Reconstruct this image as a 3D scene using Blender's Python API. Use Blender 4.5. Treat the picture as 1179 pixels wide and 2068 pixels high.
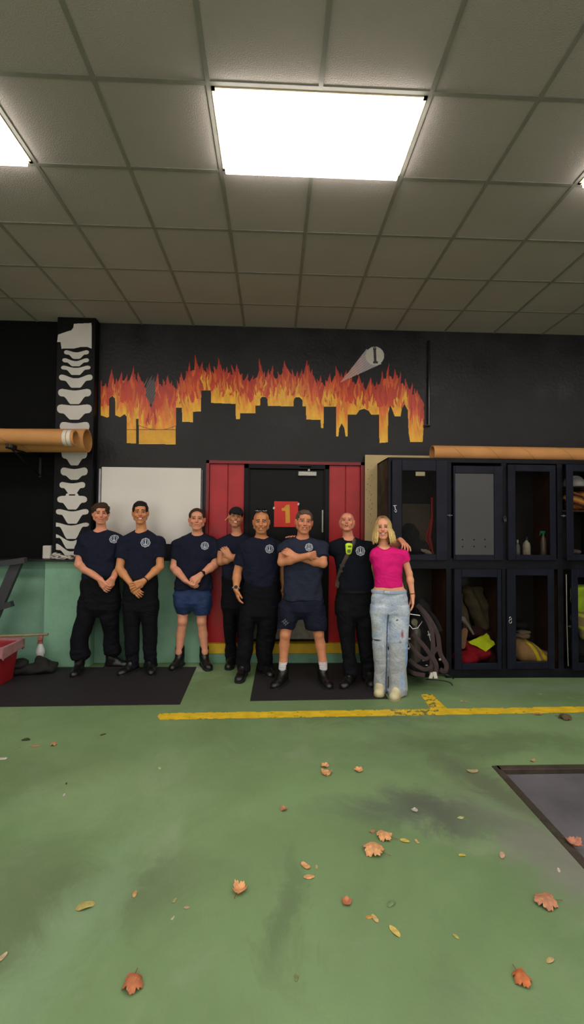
import bpy, math, random
import numpy as np
from mathutils import Vector, Matrix
from mathutils.bvhtree import BVHTree

for o in list(bpy.data.objects):
    bpy.data.objects.remove(o)
S = bpy.context.scene
C = S.collection

# ------------------------------------------------------------------ camera
FPX, YAW, PIT, ROL = 911.1, .039, .029, .0086
EYE = np.array([0.0, 0.0, 1.62])
def cam_axes():
    cy, sy = math.cos(YAW), math.sin(YAW)
    cp, sp = math.cos(PIT), math.sin(PIT)
    cr, sr = math.cos(ROL), math.sin(ROL)
    f = np.array([sy*cp, cy*cp, sp]); r = np.array([cy, -sy, 0.0]); u = np.cross(r, f)
    return cr*r + sr*u, -sr*r + cr*u, f
RT, UP, FW = cam_axes()
cd = bpy.data.cameras.new('camera')
cam = bpy.data.objects.new('camera', cd); C.objects.link(cam)
cd.sensor_fit = 'VERTICAL'; cd.sensor_height = 24.0; cd.lens = FPX/2068*24.0
cd.clip_start = .05; cd.clip_end = 100
M = Matrix.Identity(4)
for i in range(3):
    M[i][0] = RT[i]; M[i][1] = UP[i]; M[i][2] = -FW[i]; M[i][3] = EYE[i]
cam.matrix_world = M
S.camera = cam

# ------------------------------------------------------------------ world, exposure
w = bpy.data.worlds.new('world'); S.world = w; w.use_nodes = True
w.node_tree.nodes['Background'].inputs[0].default_value = (1.0, .93, .88, 1)
w.node_tree.nodes['Background'].inputs[1].default_value = .95
S.view_settings.view_transform = 'Standard'; S.view_settings.look = 'None'
S.view_settings.exposure = 0.62; S.view_settings.gamma = 1.0; S.view_settings.use_curve_mapping = False
PANEL_WATTS = 8.5       # emission strength of every ceiling panel
PANEL_COL = (1.0, .955, .89, 1)

# ------------------------------------------------------------------ helpers
def ray(x, y):
    return FW + RT*(x-589.5)/FPX + UP*(1034-y)/FPX
def P(x, y, Y):                     # a point of the photo at depth Y
    d = ray(x, y); return EYE + d*(Y/d[1])
def G(x, y, z=0.0):                 # a point of the photo on the floor
    d = ray(x, y); return EYE + d*((z-EYE[2])/d[2])
def lin(c):
    return tuple(((v/255)/12.92 if v/255 <= .04045 else ((v/255+.055)/1.055)**2.4) for v in c)
MATS = {}
def mat(name, rgb=(128, 128, 128), rough=.6, metal=0, var=.12, vscale=6.0, bump=.0, bscale=60.0, spec=.4, attr=False, sss=0, coat=0, rvar=0, crease=0):
    if name in MATS: return MATS[name]
    m = bpy.data.materials.new(name); m.use_nodes = True
    nt = m.node_tree; b = nt.nodes['Principled BSDF']
    b.inputs['Roughness'].default_value = rough; b.inputs['Metallic'].default_value = metal
    b.inputs['Specular IOR Level'].default_value = spec
    if coat: b.inputs['Coat Weight'].default_value = coat
    tc = nt.nodes.new('ShaderNodeTexCoord')
    nz = nt.nodes.new('ShaderNodeTexNoise'); nz.inputs['Scale'].default_value = vscale; nz.inputs['Detail'].default_value = 5
    nt.links.new(tc.outputs['Object'], nz.inputs['Vector'])
    mp = nt.nodes.new('ShaderNodeMapRange'); mp.inputs[1].default_value = .3; mp.inputs[2].default_value = .7
    mp.inputs[3].default_value = 1-var; mp.inputs[4].default_value = 1+var
    nt.links.new(nz.outputs['Fac'], mp.inputs[0])
    mu = nt.nodes.new('ShaderNodeVectorMath'); mu.operation = 'SCALE'
    if attr:
        at = nt.nodes.new('ShaderNodeAttribute'); at.attribute_name = 'col'
        nt.links.new(at.outputs['Color'], mu.inputs[0])
    else:
        mu.inputs[0].default_value = lin(rgb)
    nt.links.new(mp.outputs[0], mu.inputs['Scale']); nt.links.new(mu.outputs[0], b.inputs['Base Color'])
    if sss:
        b.inputs['Subsurface Weight'].default_value = sss; b.inputs['Subsurface Scale'].default_value = .01
    if rvar:
        m2 = nt.nodes.new('ShaderNodeMapRange'); m2.inputs[1].default_value = .3; m2.inputs[2].default_value = .7
        m2.inputs[3].default_value = rough-rvar; m2.inputs[4].default_value = rough+rvar
        nt.links.new(nz.outputs['Fac'], m2.inputs[0]); nt.links.new(m2.outputs[0], b.inputs['Roughness'])
    if bump:
        n2 = nt.nodes.new('ShaderNodeTexNoise'); n2.inputs['Scale'].default_value = bscale; n2.inputs['Detail'].default_value = 4
        nt.links.new(tc.outputs['Object'], n2.inputs['Vector'])
        bp = nt.nodes.new('ShaderNodeBump'); bp.inputs['Strength'].default_value = bump; bp.inputs['Distance'].default_value = .01
        nt.links.new(n2.outputs['Fac'], bp.inputs['Height']); nt.links.new(bp.outputs[0], b.inputs['Normal'])
    if crease:                       # soft cloth folds
        mp3 = nt.nodes.new('ShaderNodeMapping'); mp3.inputs['Scale'].default_value = (1.0, 1.0, 1.5); mp3.inputs['Rotation'].default_value = (0, .5, 0)
        nt.links.new(tc.outputs['Object'], mp3.inputs[0])
        n3 = nt.nodes.new('ShaderNodeTexNoise'); n3.inputs['Scale'].default_value = 5.0; n3.inputs['Detail'].default_value = 3; n3.inputs['Distortion'].default_value = 1.6
        nt.links.new(mp3.outputs[0], n3.inputs['Vector'])
        b3 = nt.nodes.new('ShaderNodeBump'); b3.inputs['Strength'].default_value = crease; b3.inputs['Distance'].default_value = .06
        nt.links.new(n3.outputs['Fac'], b3.inputs['Height'])
        if bump: nt.links.new(bp.outputs[0], b3.inputs['Normal'])
        nt.links.new(b3.outputs[0], b.inputs['Normal'])
    MATS[name] = m
    return m
ORG = {}
def empty(name, loc, label=None, cat=None, group=None, kind=None):
    o = bpy.data.objects.new(name, None); C.objects.link(o); o.location = [float(v) for v in loc]
    o.empty_display_size = .1
    ORG[o.name] = np.array(loc, float)
    tag(o, label, cat, group, kind); return o
def tag(o, label=None, cat=None, group=None, kind=None):
    if label: o['label'] = label
    if cat: o['category'] = cat
    if group: o['group'] = group
    if kind: o['kind'] = kind
    return o
def mesh(name, V, F, m, parent=None, smooth=False, col=None, org=None):
    V = np.asarray(V, float)
    if parent is not None: og = ORG[parent.name]
    elif org is not None: og = np.array(org, float)
    else: og = np.array([V[:, 0].mean(), V[:, 1].mean(), V[:, 2].min()])
    me = bpy.data.meshes.new(name)
    W = (V-og).astype(np.float32)
    if isinstance(F, np.ndarray):
        n = len(F); k = F.shape[1]
        me.vertices.add(len(W)); me.vertices.foreach_set('co', W.ravel())
        me.loops.add(n*k); me.loops.foreach_set('vertex_index', F.astype(np.int32).ravel())
        me.polygons.add(n); me.polygons.foreach_set('loop_start', np.arange(0, n*k, k, dtype=np.int32))
        me.polygons.foreach_set('loop_total', np.full(n, k, dtype=np.int32))
        me.update(calc_edges=True)
    else:
        me.from_pydata([tuple(map(float, v)) for v in W], [], [tuple(int(i) for i in f) for f in F])
    me.validate()
    if smooth: me.polygons.foreach_set('use_smooth', np.ones(len(me.polygons), dtype=bool))
    if col is not None:
        at = me.color_attributes.new('col', 'FLOAT_COLOR', 'POINT')
        cc = np.ones((len(V), 4), np.float32); cc[:, :3] = col
        at.data.foreach_set('color', cc.ravel())
    me.materials.append(m)
    o = bpy.data.objects.new(name, me); C.objects.link(o)
    if parent is not None: o.parent = parent
    else: o.location = [float(v) for v in og]
    ORG[o.name] = og
    return o
class MB:
    def __init__(s): s.V = []; s.F = []
    def add(s, V, F):
        n = len(s.V); s.V += [np.array(v, float) for v in V]; s.F += [tuple(i+n for i in f) for f in F]; return s
    def box(s, a, b, bev=0.0):
        a = np.minimum(a, b).astype(float), np.maximum(a, b).astype(float)
        lo, hi = a
        if bev <= 0:
            V = [(x, y, z) for x in (lo[0], hi[0]) for y in (lo[1], hi[1]) for z in (lo[2], hi[2])]
            return s.add(V, [(0, 1, 3, 2), (4, 6, 7, 5), (0, 4, 5, 1), (2, 3, 7, 6), (0, 2, 6, 4), (1, 5, 7, 3)])
        e = min(bev, (hi-lo).min()*.45)
        V = []; idx = {}
        for sx in (0, 1):
            for sy in (0, 1):
                for sz in (0, 1):
                    c = [(lo, hi)[k][i] for i, k in enumerate((sx, sy, sz))]
                    for ax in range(3):
                        v = list(c)
                        for j, k in enumerate((sx, sy, sz)):
                            if j != ax: v[j] += e if k == 0 else -e
                        idx[(sx, sy, sz, ax)] = len(V); V.append(v)
        F = []
        for ax in range(3):
            o1, o2 = [i for i in range(3) if i != ax]
            for sgn in (0, 1):
                q = []
                for k1, k2 in ((0, 0), (1, 0), (1, 1), (0, 1)):
                    k = [0, 0, 0]; k[ax] = sgn; k[o1] = k1; k[o2] = k2
                    q.append(idx[(*k, ax)])
                F.append(q if (sgn == 1) == (ax != 1) else q[::-1])
            for k1 in (0, 1):
                for k2 in (0, 1):
                    k = [0, 0, 0]; k[o1] = k1; k[o2] = k2
                    ka = tuple(k); k[ax] = 1; kb = tuple(k)
                    F.append([idx[(*ka, o1)], idx[(*kb, o1)], idx[(*kb, o2)], idx[(*ka, o2)]])
        for sx in (0, 1):
            for sy in (0, 1):
                for sz in (0, 1): F.append([idx[(sx, sy, sz, a_)] for a_ in range(3)])
        return s.add(V, F)
    def obox(s, c, ux, uy, uz):      # oriented box, half-axis vectors
        c, ux, uy, uz = [np.array(v, float) for v in (c, ux, uy, uz)]
        V = [c+i*ux+j*uy+k*uz for i in (-1, 1) for j in (-1, 1) for k in (-1, 1)]
        return s.add(V, [(0, 1, 3, 2), (4, 6, 7, 5), (0, 4, 5, 1), (2, 3, 7, 6), (0, 2, 6, 4), (1, 5, 7, 3)])
    def tube(s, pts, r, n=10, flat=1.0, nrm=None, caps=True):
        pts = [np.array(p, float) for p in pts]; rs = r if hasattr(r, '__len__') else [r]*len(pts)
        V = []; F = []; prev = None
        for i, p in enumerate(pts):
            t = pts[min(i+1, len(pts)-1)]-pts[max(i-1, 0)]; t /= np.linalg.norm(t)+1e-9
            ref = np.array(nrm, float) if nrm is not None else (prev if prev is not None else (np.array([0, 0, 1.]) if abs(t[2]) < .9 else np.array([1., 0, 0])))
            a = ref-t*(ref@t); a /= np.linalg.norm(a)+1e-9; b = np.cross(t, a); prev = a
            for k in range(n):
                th = 2*math.pi*k/n
                V.append(p+rs[i]*(a*math.cos(th)*flat+b*math.sin(th)))
        for i in range(len(pts)-1):
            for k in range(n):
                F.append((i*n+k, i*n+(k+1) % n, (i+1)*n+(k+1) % n, (i+1)*n+k))
        if caps: F += [tuple(range(n))[::-1], tuple(range((len(pts)-1)*n, len(pts)*n))]
        return s.add(V, F)
    def lathe(s, c, prof, n=24, ax=(0, 0, 1)):     # profile (r, h) along ax from c
        ax = np.array(ax, float); ax /= np.linalg.norm(ax)
        ref = np.array([0, 0, 1.]) if abs(ax[2]) < .9 else np.array([1., 0, 0])
        a = ref-ax*(ref@ax); a /= np.linalg.norm(a); b = np.cross(ax, a); c = np.array(c, float)
        V = [c+ax*h+r*(a*math.cos(2*math.pi*k/n)+b*math.sin(2*math.pi*k/n)) for r, h in prof for k in range(n)]
        F = [(i*n+k, i*n+(k+1) % n, (i+1)*n+(k+1) % n, (i+1)*n+k) for i in range(len(prof)-1) for k in range(n)]
        F += [tuple(range(n))[::-1], tuple(range((len(prof)-1)*n, len(prof)*n))]
        return s.add(V, F)
    def prism(s, pts, d):            # polygon of 3-D points extruded by the vector d
        n = len(pts); d = np.array(d, float)
        V = [np.array(p, float) for p in pts]+[np.array(p, float)+d for p in pts]
        F = [tuple(range(n))[::-1], tuple(range(n, 2*n))]+[(i, (i+1) % n, n+(i+1) % n, n+i) for i in range(n)]
        return s.add(V, F)
    def build(s, name, m, parent=None, smooth=False, **k):
        o = mesh(name, np.array(s.V), s.F, m, parent, smooth, **k)
        import bmesh
        bm = bmesh.new(); bm.from_mesh(o.data); bmesh.ops.recalc_face_normals(bm, faces=bm.faces); bm.to_mesh(o.data); bm.free()
        if smooth:
            try: o.data.set_sharp_from_angle(angle=math.radians(40))
            except Exception: pass
        return o

# ------------------------------------------------------------------ implicit surfaces, meshed by surface nets
def smin(a, b, k):
    if k <= 0: return np.minimum(a, b)
    h = np.clip(.5+.5*(b-a)/k, 0, 1)
    return b*(1-h)+a*h-k*h*(1-h)
def smax(a, b, k): return -smin(-a, -b, k)
class Cap:
    def __init__(s, a, b, ra, rb, op='add', k=.015, sq=None, f=1.0):
        s.a = np.array(a, float); s.b = np.array(b, float); s.ra, s.rb = ra, rb; s.op, s.k = op, k
        s.sq = None if sq is None else np.array(sq, float)/np.linalg.norm(sq); s.f = f
        r = max(ra, rb)*max(1, f); s.lo = np.minimum(s.a, s.b)-r; s.hi = np.maximum(s.a, s.b)+r
    def __call__(s, p):
        a, b = s.a, s.b
        if s.sq is not None:      # stretch cross-section by f along sq
            g = 1/s.f-1
            p = p+(p@s.sq)[..., None]*s.sq*g; a = a+(a@s.sq)*s.sq*g; b = b+(b@s.sq)*s.sq*g
        ba = b-a; pa = p-a
        t = np.clip((pa@ba)/(ba@ba+1e-12), 0, 1)
        d = np.linalg.norm(pa-t[..., None]*ba, axis=-1)-(s.ra+(s.rb-s.ra)*t)
        return d
class Ell:
    def __init__(s, c, r, R=None, op='add', k=.015):
        s.c = np.array(c, float); s.r = np.array(r, float); s.R = R; s.op, s.k = op, k
        m = s.r.max() if R is not None else s.r
        s.lo = s.c-m; s.hi = s.c+m
    def __call__(s, p):
        q = p-s.c
        if s.R is not None: q = q@s.R
        k0 = np.linalg.norm(q/s.r, axis=-1); k1 = np.linalg.norm(q/s.r**2, axis=-1)+1e-9
        return k0*(k0-1)/k1
class Loft:                          # sections (z, cx, cy, a, b) stacked along z
    def __init__(s, secs, op='add', k=.02, p=2.3, rnd=.012):
        q = np.array(sorted(secs, key=lambda t: t[0]), float); s.q = q; s.op, s.k, s.p, s.rnd = op, k, p, rnd
        s.lo = np.array([(q[:, 1]-q[:, 3]).min(), (q[:, 2]-q[:, 4]).min(), q[:, 0].min()])
        s.hi = np.array([(q[:, 1]+q[:, 3]).max(), (q[:, 2]+q[:, 4]).max(), q[:, 0].max()])
    def __call__(s, P_):
        z = P_[..., 2]; q = s.q
        i = [np.interp(z, q[:, 0], q[:, j]) for j in (1, 2, 3, 4)]
        k0 = (np.abs((P_[..., 0]-i[0])/i[2])**s.p+np.abs((P_[..., 1]-i[1])/i[3])**s.p)**(1/s.p)
        d = (k0-1)*np.minimum(i[2], i[3])
        return smax(d, np.maximum(z-q[-1, 0], q[0, 0]-z), s.rnd)
class Half:                          # keeps the side n.p < c
    def __init__(s, n, c, k=.004): s.n = np.array(n, float); s.c = c; s.op = 'cut'; s.k = k
    def __call__(s, p): return p@s.n-s.c
class Local:                         # primitives given in a local frame
    def __init__(s, prims, c, R, sc=1.0, op='add', k=.015):
        s.pr, s.ce, s.R, s.sc, s.op, s.k = prims, np.array(c, float), R, sc, op, k
        lo = np.min([q.lo for q in prims if q.op == 'add'], 0); hi = np.max([q.hi for q in prims if q.op == 'add'], 0)
        cn = np.array([[x, y, z] for x in (lo[0], hi[0]) for y in (lo[1], hi[1]) for z in (lo[2], hi[2])])@R.T*sc+s.ce
        s.lo = cn.min(0); s.hi = cn.max(0)
    def __call__(s, p):
        q = ((p-s.ce)@s.R)/s.sc
        d = np.full(q.shape[:-1], 1.0)
        for g in s.pr: d = comb(d, g(q), g)
        return d*s.sc
def comb(d, e, g):
    if g.op == 'add': return smin(d, e, g.k)
    if g.op == 'sub': return smax(d, -e, g.k)
    return smax(d, e, g.k)
def field(prims, h, disp=None):
    ad = [g for g in prims if g.op == 'add']
    lo = np.min([g.lo for g in ad], 0)-3*h; hi = np.max([g.hi for g in ad], 0)+3*h
    ax = [lo[i]+h*np.arange(int((hi[i]-lo[i])/h)+2) for i in range(3)]
    D = np.full([len(a) for a in ax], .5, np.float32)
    for g in prims:
        if hasattr(g, 'lo'):
            m = 3*h+g.k+.01
            sl = [slice(max(0, int((g.lo[i]-m-lo[i])/h)), max(0, min(len(ax[i]), int((g.hi[i]+m-lo[i])/h)+2))) for i in range(3)]
        else: sl = [slice(0, len(a)) for a in ax]
        if any(q.stop <= q.start for q in sl): continue
        p = np.stack(np.meshgrid(ax[0][sl[0]], ax[1][sl[1]], ax[2][sl[2]], indexing='ij'), -1)
        D[tuple(sl)] = comb(D[tuple(sl)], g(p), g)
    if disp is not None:
        nb = np.abs(D) < .06
        ix = np.nonzero(nb)
        p = np.stack([ax[0][ix[0]], ax[1][ix[1]], ax[2][ix[2]]], -1)
        D[ix] += disp(p).astype(np.float32)
    return D, ax
def nets(D, ax):
    s = D < 0
    n = [k-1 for k in D.shape]
    cn = [(i, j, k) for i in (0, 1) for j in (0, 1) for k in (0, 1)]
    tot = np.zeros(n, np.uint8)
    for i, j, k in cn: tot += s[i:i+n[0], j:j+n[1], k:k+n[2]]
    act = (tot > 0) & (tot < 8)
    I = np.stack(np.nonzero(act), 1)
    idx = np.full(n, -1, np.int64); idx[act] = np.arange(len(I))
    vals = {c: D[I[:, 0]+c[0], I[:, 1]+c[1], I[:, 2]+c[2]].astype(float) for c in cn}
    pos = np.zeros((len(I), 3)); cnt = np.zeros(len(I))
    for a in cn:
        for d in range(3):
            if a[d] == 0:
                b = list(a); b[d] = 1; b = tuple(b)
                va, vb = vals[a], vals[b]; m = (va < 0) != (vb < 0)
                t = np.where(m, va/np.where(m, va-vb, 1), 0)
                q = np.tile(np.array(a, float), (len(I), 1)); q[:, d] = t
                pos += q*m[:, None]; cnt += m
    pos /= cnt[:, None]
    h = ax[0][1]-ax[0][0]
    V = np.stack([ax[0][0], ax[1][0], ax[2][0]])+h*(I+pos)
    F = []
    for d in range(3):
        u, v = [(1, 2), (2, 0), (0, 1)][d]
        sl0 = [slice(1, -1)]*3; sl1 = [slice(1, -1)]*3
        sl0[d] = slice(0, -1); sl1[d] = slice(1, None)
        A = s[tuple(sl0)]; B = s[tuple(sl1)]
        E = np.stack(np.nonzero(A != B), 1)
        sg = A[tuple(E.T)]
        base = E.copy(); base[:, u] += 1; base[:, v] += 1
        def at(du, dv):
            c = base.copy(); c[:, u] -= du; c[:, v] -= dv; return idx[c[:, 0], c[:, 1], c[:, 2]]
        q = np.stack([at(1, 1), at(0, 1), at(0, 0), at(1, 0)], 1)
        q[~sg] = q[~sg][:, ::-1]
        F.append(q)
    F = np.concatenate(F)
    F = F[(F >= 0).all(1)]
    return V, F
def blob(name, prims, m, parent=None, h=.006, disp=None, colf=None, **k):
    V, F = nets(*field(prims, h, disp))
    if len(V) == 0: print('EMPTY', name); return None
    return mesh(name, V, F, m, parent, True, col=None if colf is None else colf(V), **k)
def folds(amp, seed=0, fx=1.0, fz=1.0):
    r = np.random.RandomState(seed); ph = r.rand(8)*6.28
    def f(p):
        x, y, z = p[:, 0], p[:, 1], p[:, 2]
        a = np.sin(21*fz*z+5*np.sin(7*x+ph[0])+9*x*fx+ph[1])
        b = np.sin(33*fz*z-26*fx*x+3*np.sin(11*z+ph[2])+14*y+ph[3])
        c = np.sin(57*fx*x+2.5*np.sin(17*z+ph[4])+30*y+ph[5])
        d = np.sin(48*fz*z+19*x*fx+4*np.sin(13*y+8*x+ph[6])+ph[7])
        return amp*(.45*a+.4*b*(a > -.3)+.25*c+.3*d*b)
    return f
def lump(amp, seed=0, f=9.0):
    r = np.random.RandomState(seed); K = r.randn(10, 3)*f; ph = r.rand(10)*6.28; K[5:] *= 2.3
    wgt = np.r_[np.ones(5), np.ones(5)*.45]
    return lambda p: amp*(np.sin(p@K.T+ph)*wgt).sum(1)/3
# ------------------------------------------------------------------ room
YW = 5.38; ZC = 4.003
X0, X1, Y0 = -6.5, 6.5, -2.6
def X(x, Y=YW, y=1068): return P(x, y, Y)[0]
def Z(y, x=600, Y=YW): return P(x, y, Y)[2]
m_wall = mat('black_wall_paint', (38, 36, 37), rough=.42, var=.25, vscale=3, bump=.4, bscale=26, spec=.2, rvar=.12)
m_darkwall = mat('black_column_paint', (12, 12, 15), rough=.4, var=.2, vscale=3, bump=.3, bscale=30, spec=.15)
m_green = mat('green_wall_paint', (122, 164, 138), rough=.5, var=.16, vscale=2.5, bump=.3, bscale=20)
m_curb = mat('green_curb_paint', (100, 140, 116), rough=.55, var=.2, vscale=6, bump=.3)
m_yel = mat('yellow_edge_paint', (196, 160, 30), rough=.5, var=.15, vscale=9)
m_side = mat('grey_side_wall', (120, 120, 118), rough=.8)
m_tile = mat('ceiling_tile', (168, 158, 152), rough=.9, var=.05, vscale=1.3, bump=.4, bscale=140, spec=.2)
m_bar = mat('ceiling_bar', (128, 124, 116), rough=.6, var=.1, vscale=8)

# floor: green painted concrete with worn, stained and paler patches
def floor_material():
    m = bpy.data.materials.new('green_floor_paint'); m.use_nodes = True
    nt = m.node_tree; L = nt.links; N = nt.nodes; b = N['Principled BSDF']
    tc = N.new('ShaderNodeTexCoord')
    def noise(s, d=6, r=.6, dist=0):
        n = N.new('ShaderNodeTexNoise'); n.inputs['Scale'].default_value = s; n.inputs['Detail'].default_value = d
        n.inputs['Roughness'].default_value = r; n.inputs['Distortion'].default_value = dist
        L.new(tc.outputs['Object'], n.inputs['Vector']); return n
    def mix(c0, c1, f, blend='MIX'):
        x = N.new('ShaderNodeMix'); x.data_type = 'RGBA'; x.blend_type = blend
        for sock, v in ((x.inputs[6], c0), (x.inputs[7], c1)):
            if isinstance(v, tuple): sock.default_value = (*v, 1)
            else: L.new(v, sock)
        if isinstance(f, float): x.inputs[0].default_value = f
        else: L.new(f, x.inputs[0])
        return x.outputs[2]
    def ramp(v, a, c, o0=0.0, o1=1.0):
        r = N.new('ShaderNodeMapRange'); r.inputs[1].default_value = a; r.inputs[2].default_value = c
        r.inputs[3].default_value = o0; r.inputs[4].default_value = o1; L.new(v, r.inputs[0]); return r.outputs[0]
    c = mix(lin((101, 126, 84)), lin((120, 146, 101)), ramp(noise(.8, 5, .6, .4).outputs['Fac'], .35, .65))
    c = mix(c, lin((142, 156, 128)), ramp(noise(1.3, 6, .65, 1.2).outputs['Fac'], .55, .75, 0, .5))
    c = mix(c, lin((94, 108, 84)), ramp(noise(2.1, 7, .7, .6).outputs['Fac'], .56, .78, 0, .55))
    c = mix(c, lin((120, 130, 105)), ramp(noise(90, 3, .5).outputs['Fac'], .55, .8, 0, .25))
    nw = noise(2.6, 6, .7, .8)
    off = N.new('ShaderNodeVectorMath'); off.operation = 'SUBTRACT'; L.new(nw.outputs['Color'], off.inputs[0]); off.inputs[1].default_value = (.5, .5, .5)
    sc = N.new('ShaderNodeVectorMath'); sc.operation = 'SCALE'; sc.inputs['Scale'].default_value = .75; L.new(off.outputs[0], sc.inputs[0])
    ad = N.new('ShaderNodeVectorMath'); L.new(tc.outputs['Object'], ad.inputs[0]); L.new(sc.outputs[0], ad.inputs[1])
    # worn, oily and bare patches, and areas that are just a paler green: (photo point on the floor, half sizes in m, turn, colour, strength)
    for (px, py, rx, ry, a, col, st) in [(800, 1628, .34, .13, .1, (66, 70, 66), .85), (905, 1640, .42, .11, -.55, (70, 72, 66), .6),
                                         (1010, 1590, .12, .45, .5, (78, 80, 66), .7), (1080, 1690, .16, .50, .55, (96, 98, 88), .6),
                                         (980, 1500, .9, .12, 0, (74, 86, 60), .5), (1080, 1390, .8, .10, 0, (110, 122, 112), .4),
                                         (575, 1850, .08, .28, 0, (76, 92, 66), .6), (310, 1790, .26, .14, .3, (80, 92, 68), .5),
                                         (40, 1830, .25, .30, .2, (74, 82, 60), .5), (397, 1352, .10, .07, .3, (150, 158, 138), .6),
                                         (1150, 1760, .22, .22, 0, (112, 108, 104), .6), (740, 1455, .5, .07, 0, (76, 88, 62), .5),
                                         (40, 1560, .5, .3, 0, (82, 96, 62), .5), (250, 1600, .5, .3, .2, (118, 138, 102), .5),
                                         (120, 1900, .12, .5, -.3, (112, 136, 104), .5), (650, 1600, .5, .25, 0, (116, 142, 98), .35)]:
        g = G(px, py)
        mp = N.new('ShaderNodeMapping'); mp.vector_type = 'TEXTURE'
        mp.inputs['Location'].default_value = (g[0], g[1], 0); mp.inputs['Rotation'].default_value = (0, 0, a); mp.inputs['Scale'].default_value = (rx*1.6, ry*1.6, 1)
        L.new(ad.outputs[0], mp.inputs[0])
        fl = N.new('ShaderNodeVectorMath'); fl.operation = 'MULTIPLY'; fl.inputs[1].default_value = (1, 1, 0); L.new(mp.outputs[0], fl.inputs[0])
        ln = N.new('ShaderNodeVectorMath'); ln.operation = 'LENGTH'; L.new(fl.outputs[0], ln.inputs[0])
        c = mix(c, lin(tuple(v*1.14 for v in col)), ramp(ln.outputs['Value'], 1.0, .25, 0.0, st))
    L.new(c, b.inputs['Base Color'])
    L.new(ramp(noise(3, 5).outputs['Fac'], .3, .7, .42, .62), b.inputs['Roughness'])
    bp = N.new('ShaderNodeBump'); bp.inputs['Strength'].default_value = .25; bp.inputs['Distance'].default_value = .004
    L.new(noise(45, 4).outputs['Fac'], bp.inputs['Height']); L.new(bp.outputs[0], b.inputs['Normal'])
    return m
# hatch opening in the floor (the floor is built round it)
hx, hy1 = G(1005, 1552)[0], G(1005, 1552)[1]
hy0 = G(1179, 1735)[1]-.7; hx1 = hx+1.5
H0 = (hx, hy0); H1 = (hx1, hy1)
def struct(o): o['kind'] = 'structure'; return o
f = MB()
f.add([(X0, Y0, 0), (X1, Y0, 0), (X1, hy0, 0), (X0, hy0, 0)], [(0, 1, 2, 3)])
f.add([(X0, hy1, 0), (X1, hy1, 0), (X1, YW+.6, 0), (X0, YW+.6, 0)], [(0, 1, 2, 3)])
f.add([(X0, hy0, 0), (hx, hy0, 0), (hx, hy1, 0), (X0, hy1, 0)], [(0, 1, 2, 3)])
f.add([(hx1, hy0, 0), (X1, hy0, 0), (X1, hy1, 0), (hx1, hy1, 0)], [(0, 1, 2, 3)])
f.add([(X0, Y0, -.2), (X1, Y0, -.2), (X1, YW+.6, -.2), (X0, YW+.6, -.2)], [(0, 3, 2, 1)])
fo = mesh('floor', np.array(f.V), f.F, floor_material(), org=(0, 0, 0)); struct(fo)

# ceiling
c = MB(); c.box((X0, Y0, ZC), (X1, YW+.02, ZC+.1)); struct(c.build('ceiling', m_tile))
GX, GY, T = -.3808, 2.3824, .61
g = MB(); bw = .0125
for i in range(-11, 13):
    x = GX+T*i
    if X0 < x < X1: g.box((x-bw, Y0, ZC-.006), (x+bw, YW, ZC+.01))
for j in range(-12, 5):
    y = GY+T*j
    if Y0 < y < YW: g.box((X0, y-bw, ZC-.0055), (X1, y+bw, ZC+.01))
struct(g.build('trim_1', m_bar))['label'] = 'grey metal grid between the ceiling tiles'

# walls
dxa, dxb = X(415), X(735)                # door bay
zt = Z(932, 575); zc = Z(1298, 600); zcy = Z(1318, 600)
W_ = MB()
xL_ = X(150, YW, 800); W_.box((xL_, YW, 0), (dxa, YW+.2, ZC)); W_.box((dxb, YW, 0), (X1, YW+.2, ZC)); W_.box((dxa, YW, zt), (dxb, YW+.2, ZC))
W_.box((dxa, YW+.12, 0), (dxb, YW+.2, zt))
struct(W_.build('wall_back', m_wall))
struct(MB().box((X0, YW, 0), (xL_, YW+.2, ZC)).build('wall_back_left', mat('deep_black_wall', (9, 9, 10), rough=.7, var=.2, vscale=3, bump=.2, bscale=26, spec=.1)))  # left stretch in a deeper even black than the rest of the wall
b = MB(); b.box((X0-.1, Y0, 0), (X0, YW, ZC)); struct(b.build('wall_left', m_side))
b = MB(); b.box((X1, Y0, 0), (X1+.1, YW, ZC)); struct(b.build('wall_right', m_side))
b = MB(); b.box((X0, Y0-.1, 3.3), (X1, Y0, ZC)); b.box((X0, Y0-.1, 0), (X0+1.2, Y0, 3.3)); b.box((X1-1.2, Y0-.1, 0), (X1, Y0, 3.3)); b.box((-.3, Y0-.1, 0), (.3, Y0, 3.3)); struct(b.build('wall_front', m_side))
# column with painted spine
YC = 5.25
xa, xb = X(112, YC, 800), X(190, YC, 800)
b = MB(); b.box((xa, YC, 0), (xb, YW+.01, ZC), .006); struct(b.build('wall_column', m_darkwall))
# green dado, with a ledge left of the whiteboard
zd = Z(1131, 150); xs = X(91, YC, 1200)
b = MB()
b.box((xs, YC-.02, 0), (xb+.02, YC+.12, zd), .004)
b.box((xb+.02, YW-.02, 0), (dxa-.01, YW+.01, zd), .003)
struct(b.build('trim_2', m_green))['label'] = 'green painted dado behind the row of people'
b = MB(); b.box((X0, YW-.045, 0), (xs-.0, YW+.01, zd), .003)
b.box((xs-.045, YW-.06, 0), (xs-.02, YW-.04, zd-.02), .003)
struct(b.build('trim_3', mat('green_recess_paint', (116, 156, 134), rough=.5, var=.2, vscale=2, bump=.3)))['label'] = 'recessed green painted dado at the left'
b = MB(); b.box((X0, YC-.10, zd), (xb+.03, YW+.01, zd+.022), .004)
struct(b.build('trim_4', mat('black_ledge', (20, 20, 21), rough=.5)))['label'] = 'black ledge on top of the green dado'
# dark band under the whiteboard
b = MB(); b.box((xb+.03, YW-.03, zd), (dxa-.02, YW+.01, Z(1101, 330)), .003)
struct(b.build('trim_5', mat('black_band', (17, 18, 22), rough=.5)))['label'] = 'black band between whiteboard and green dado'
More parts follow.
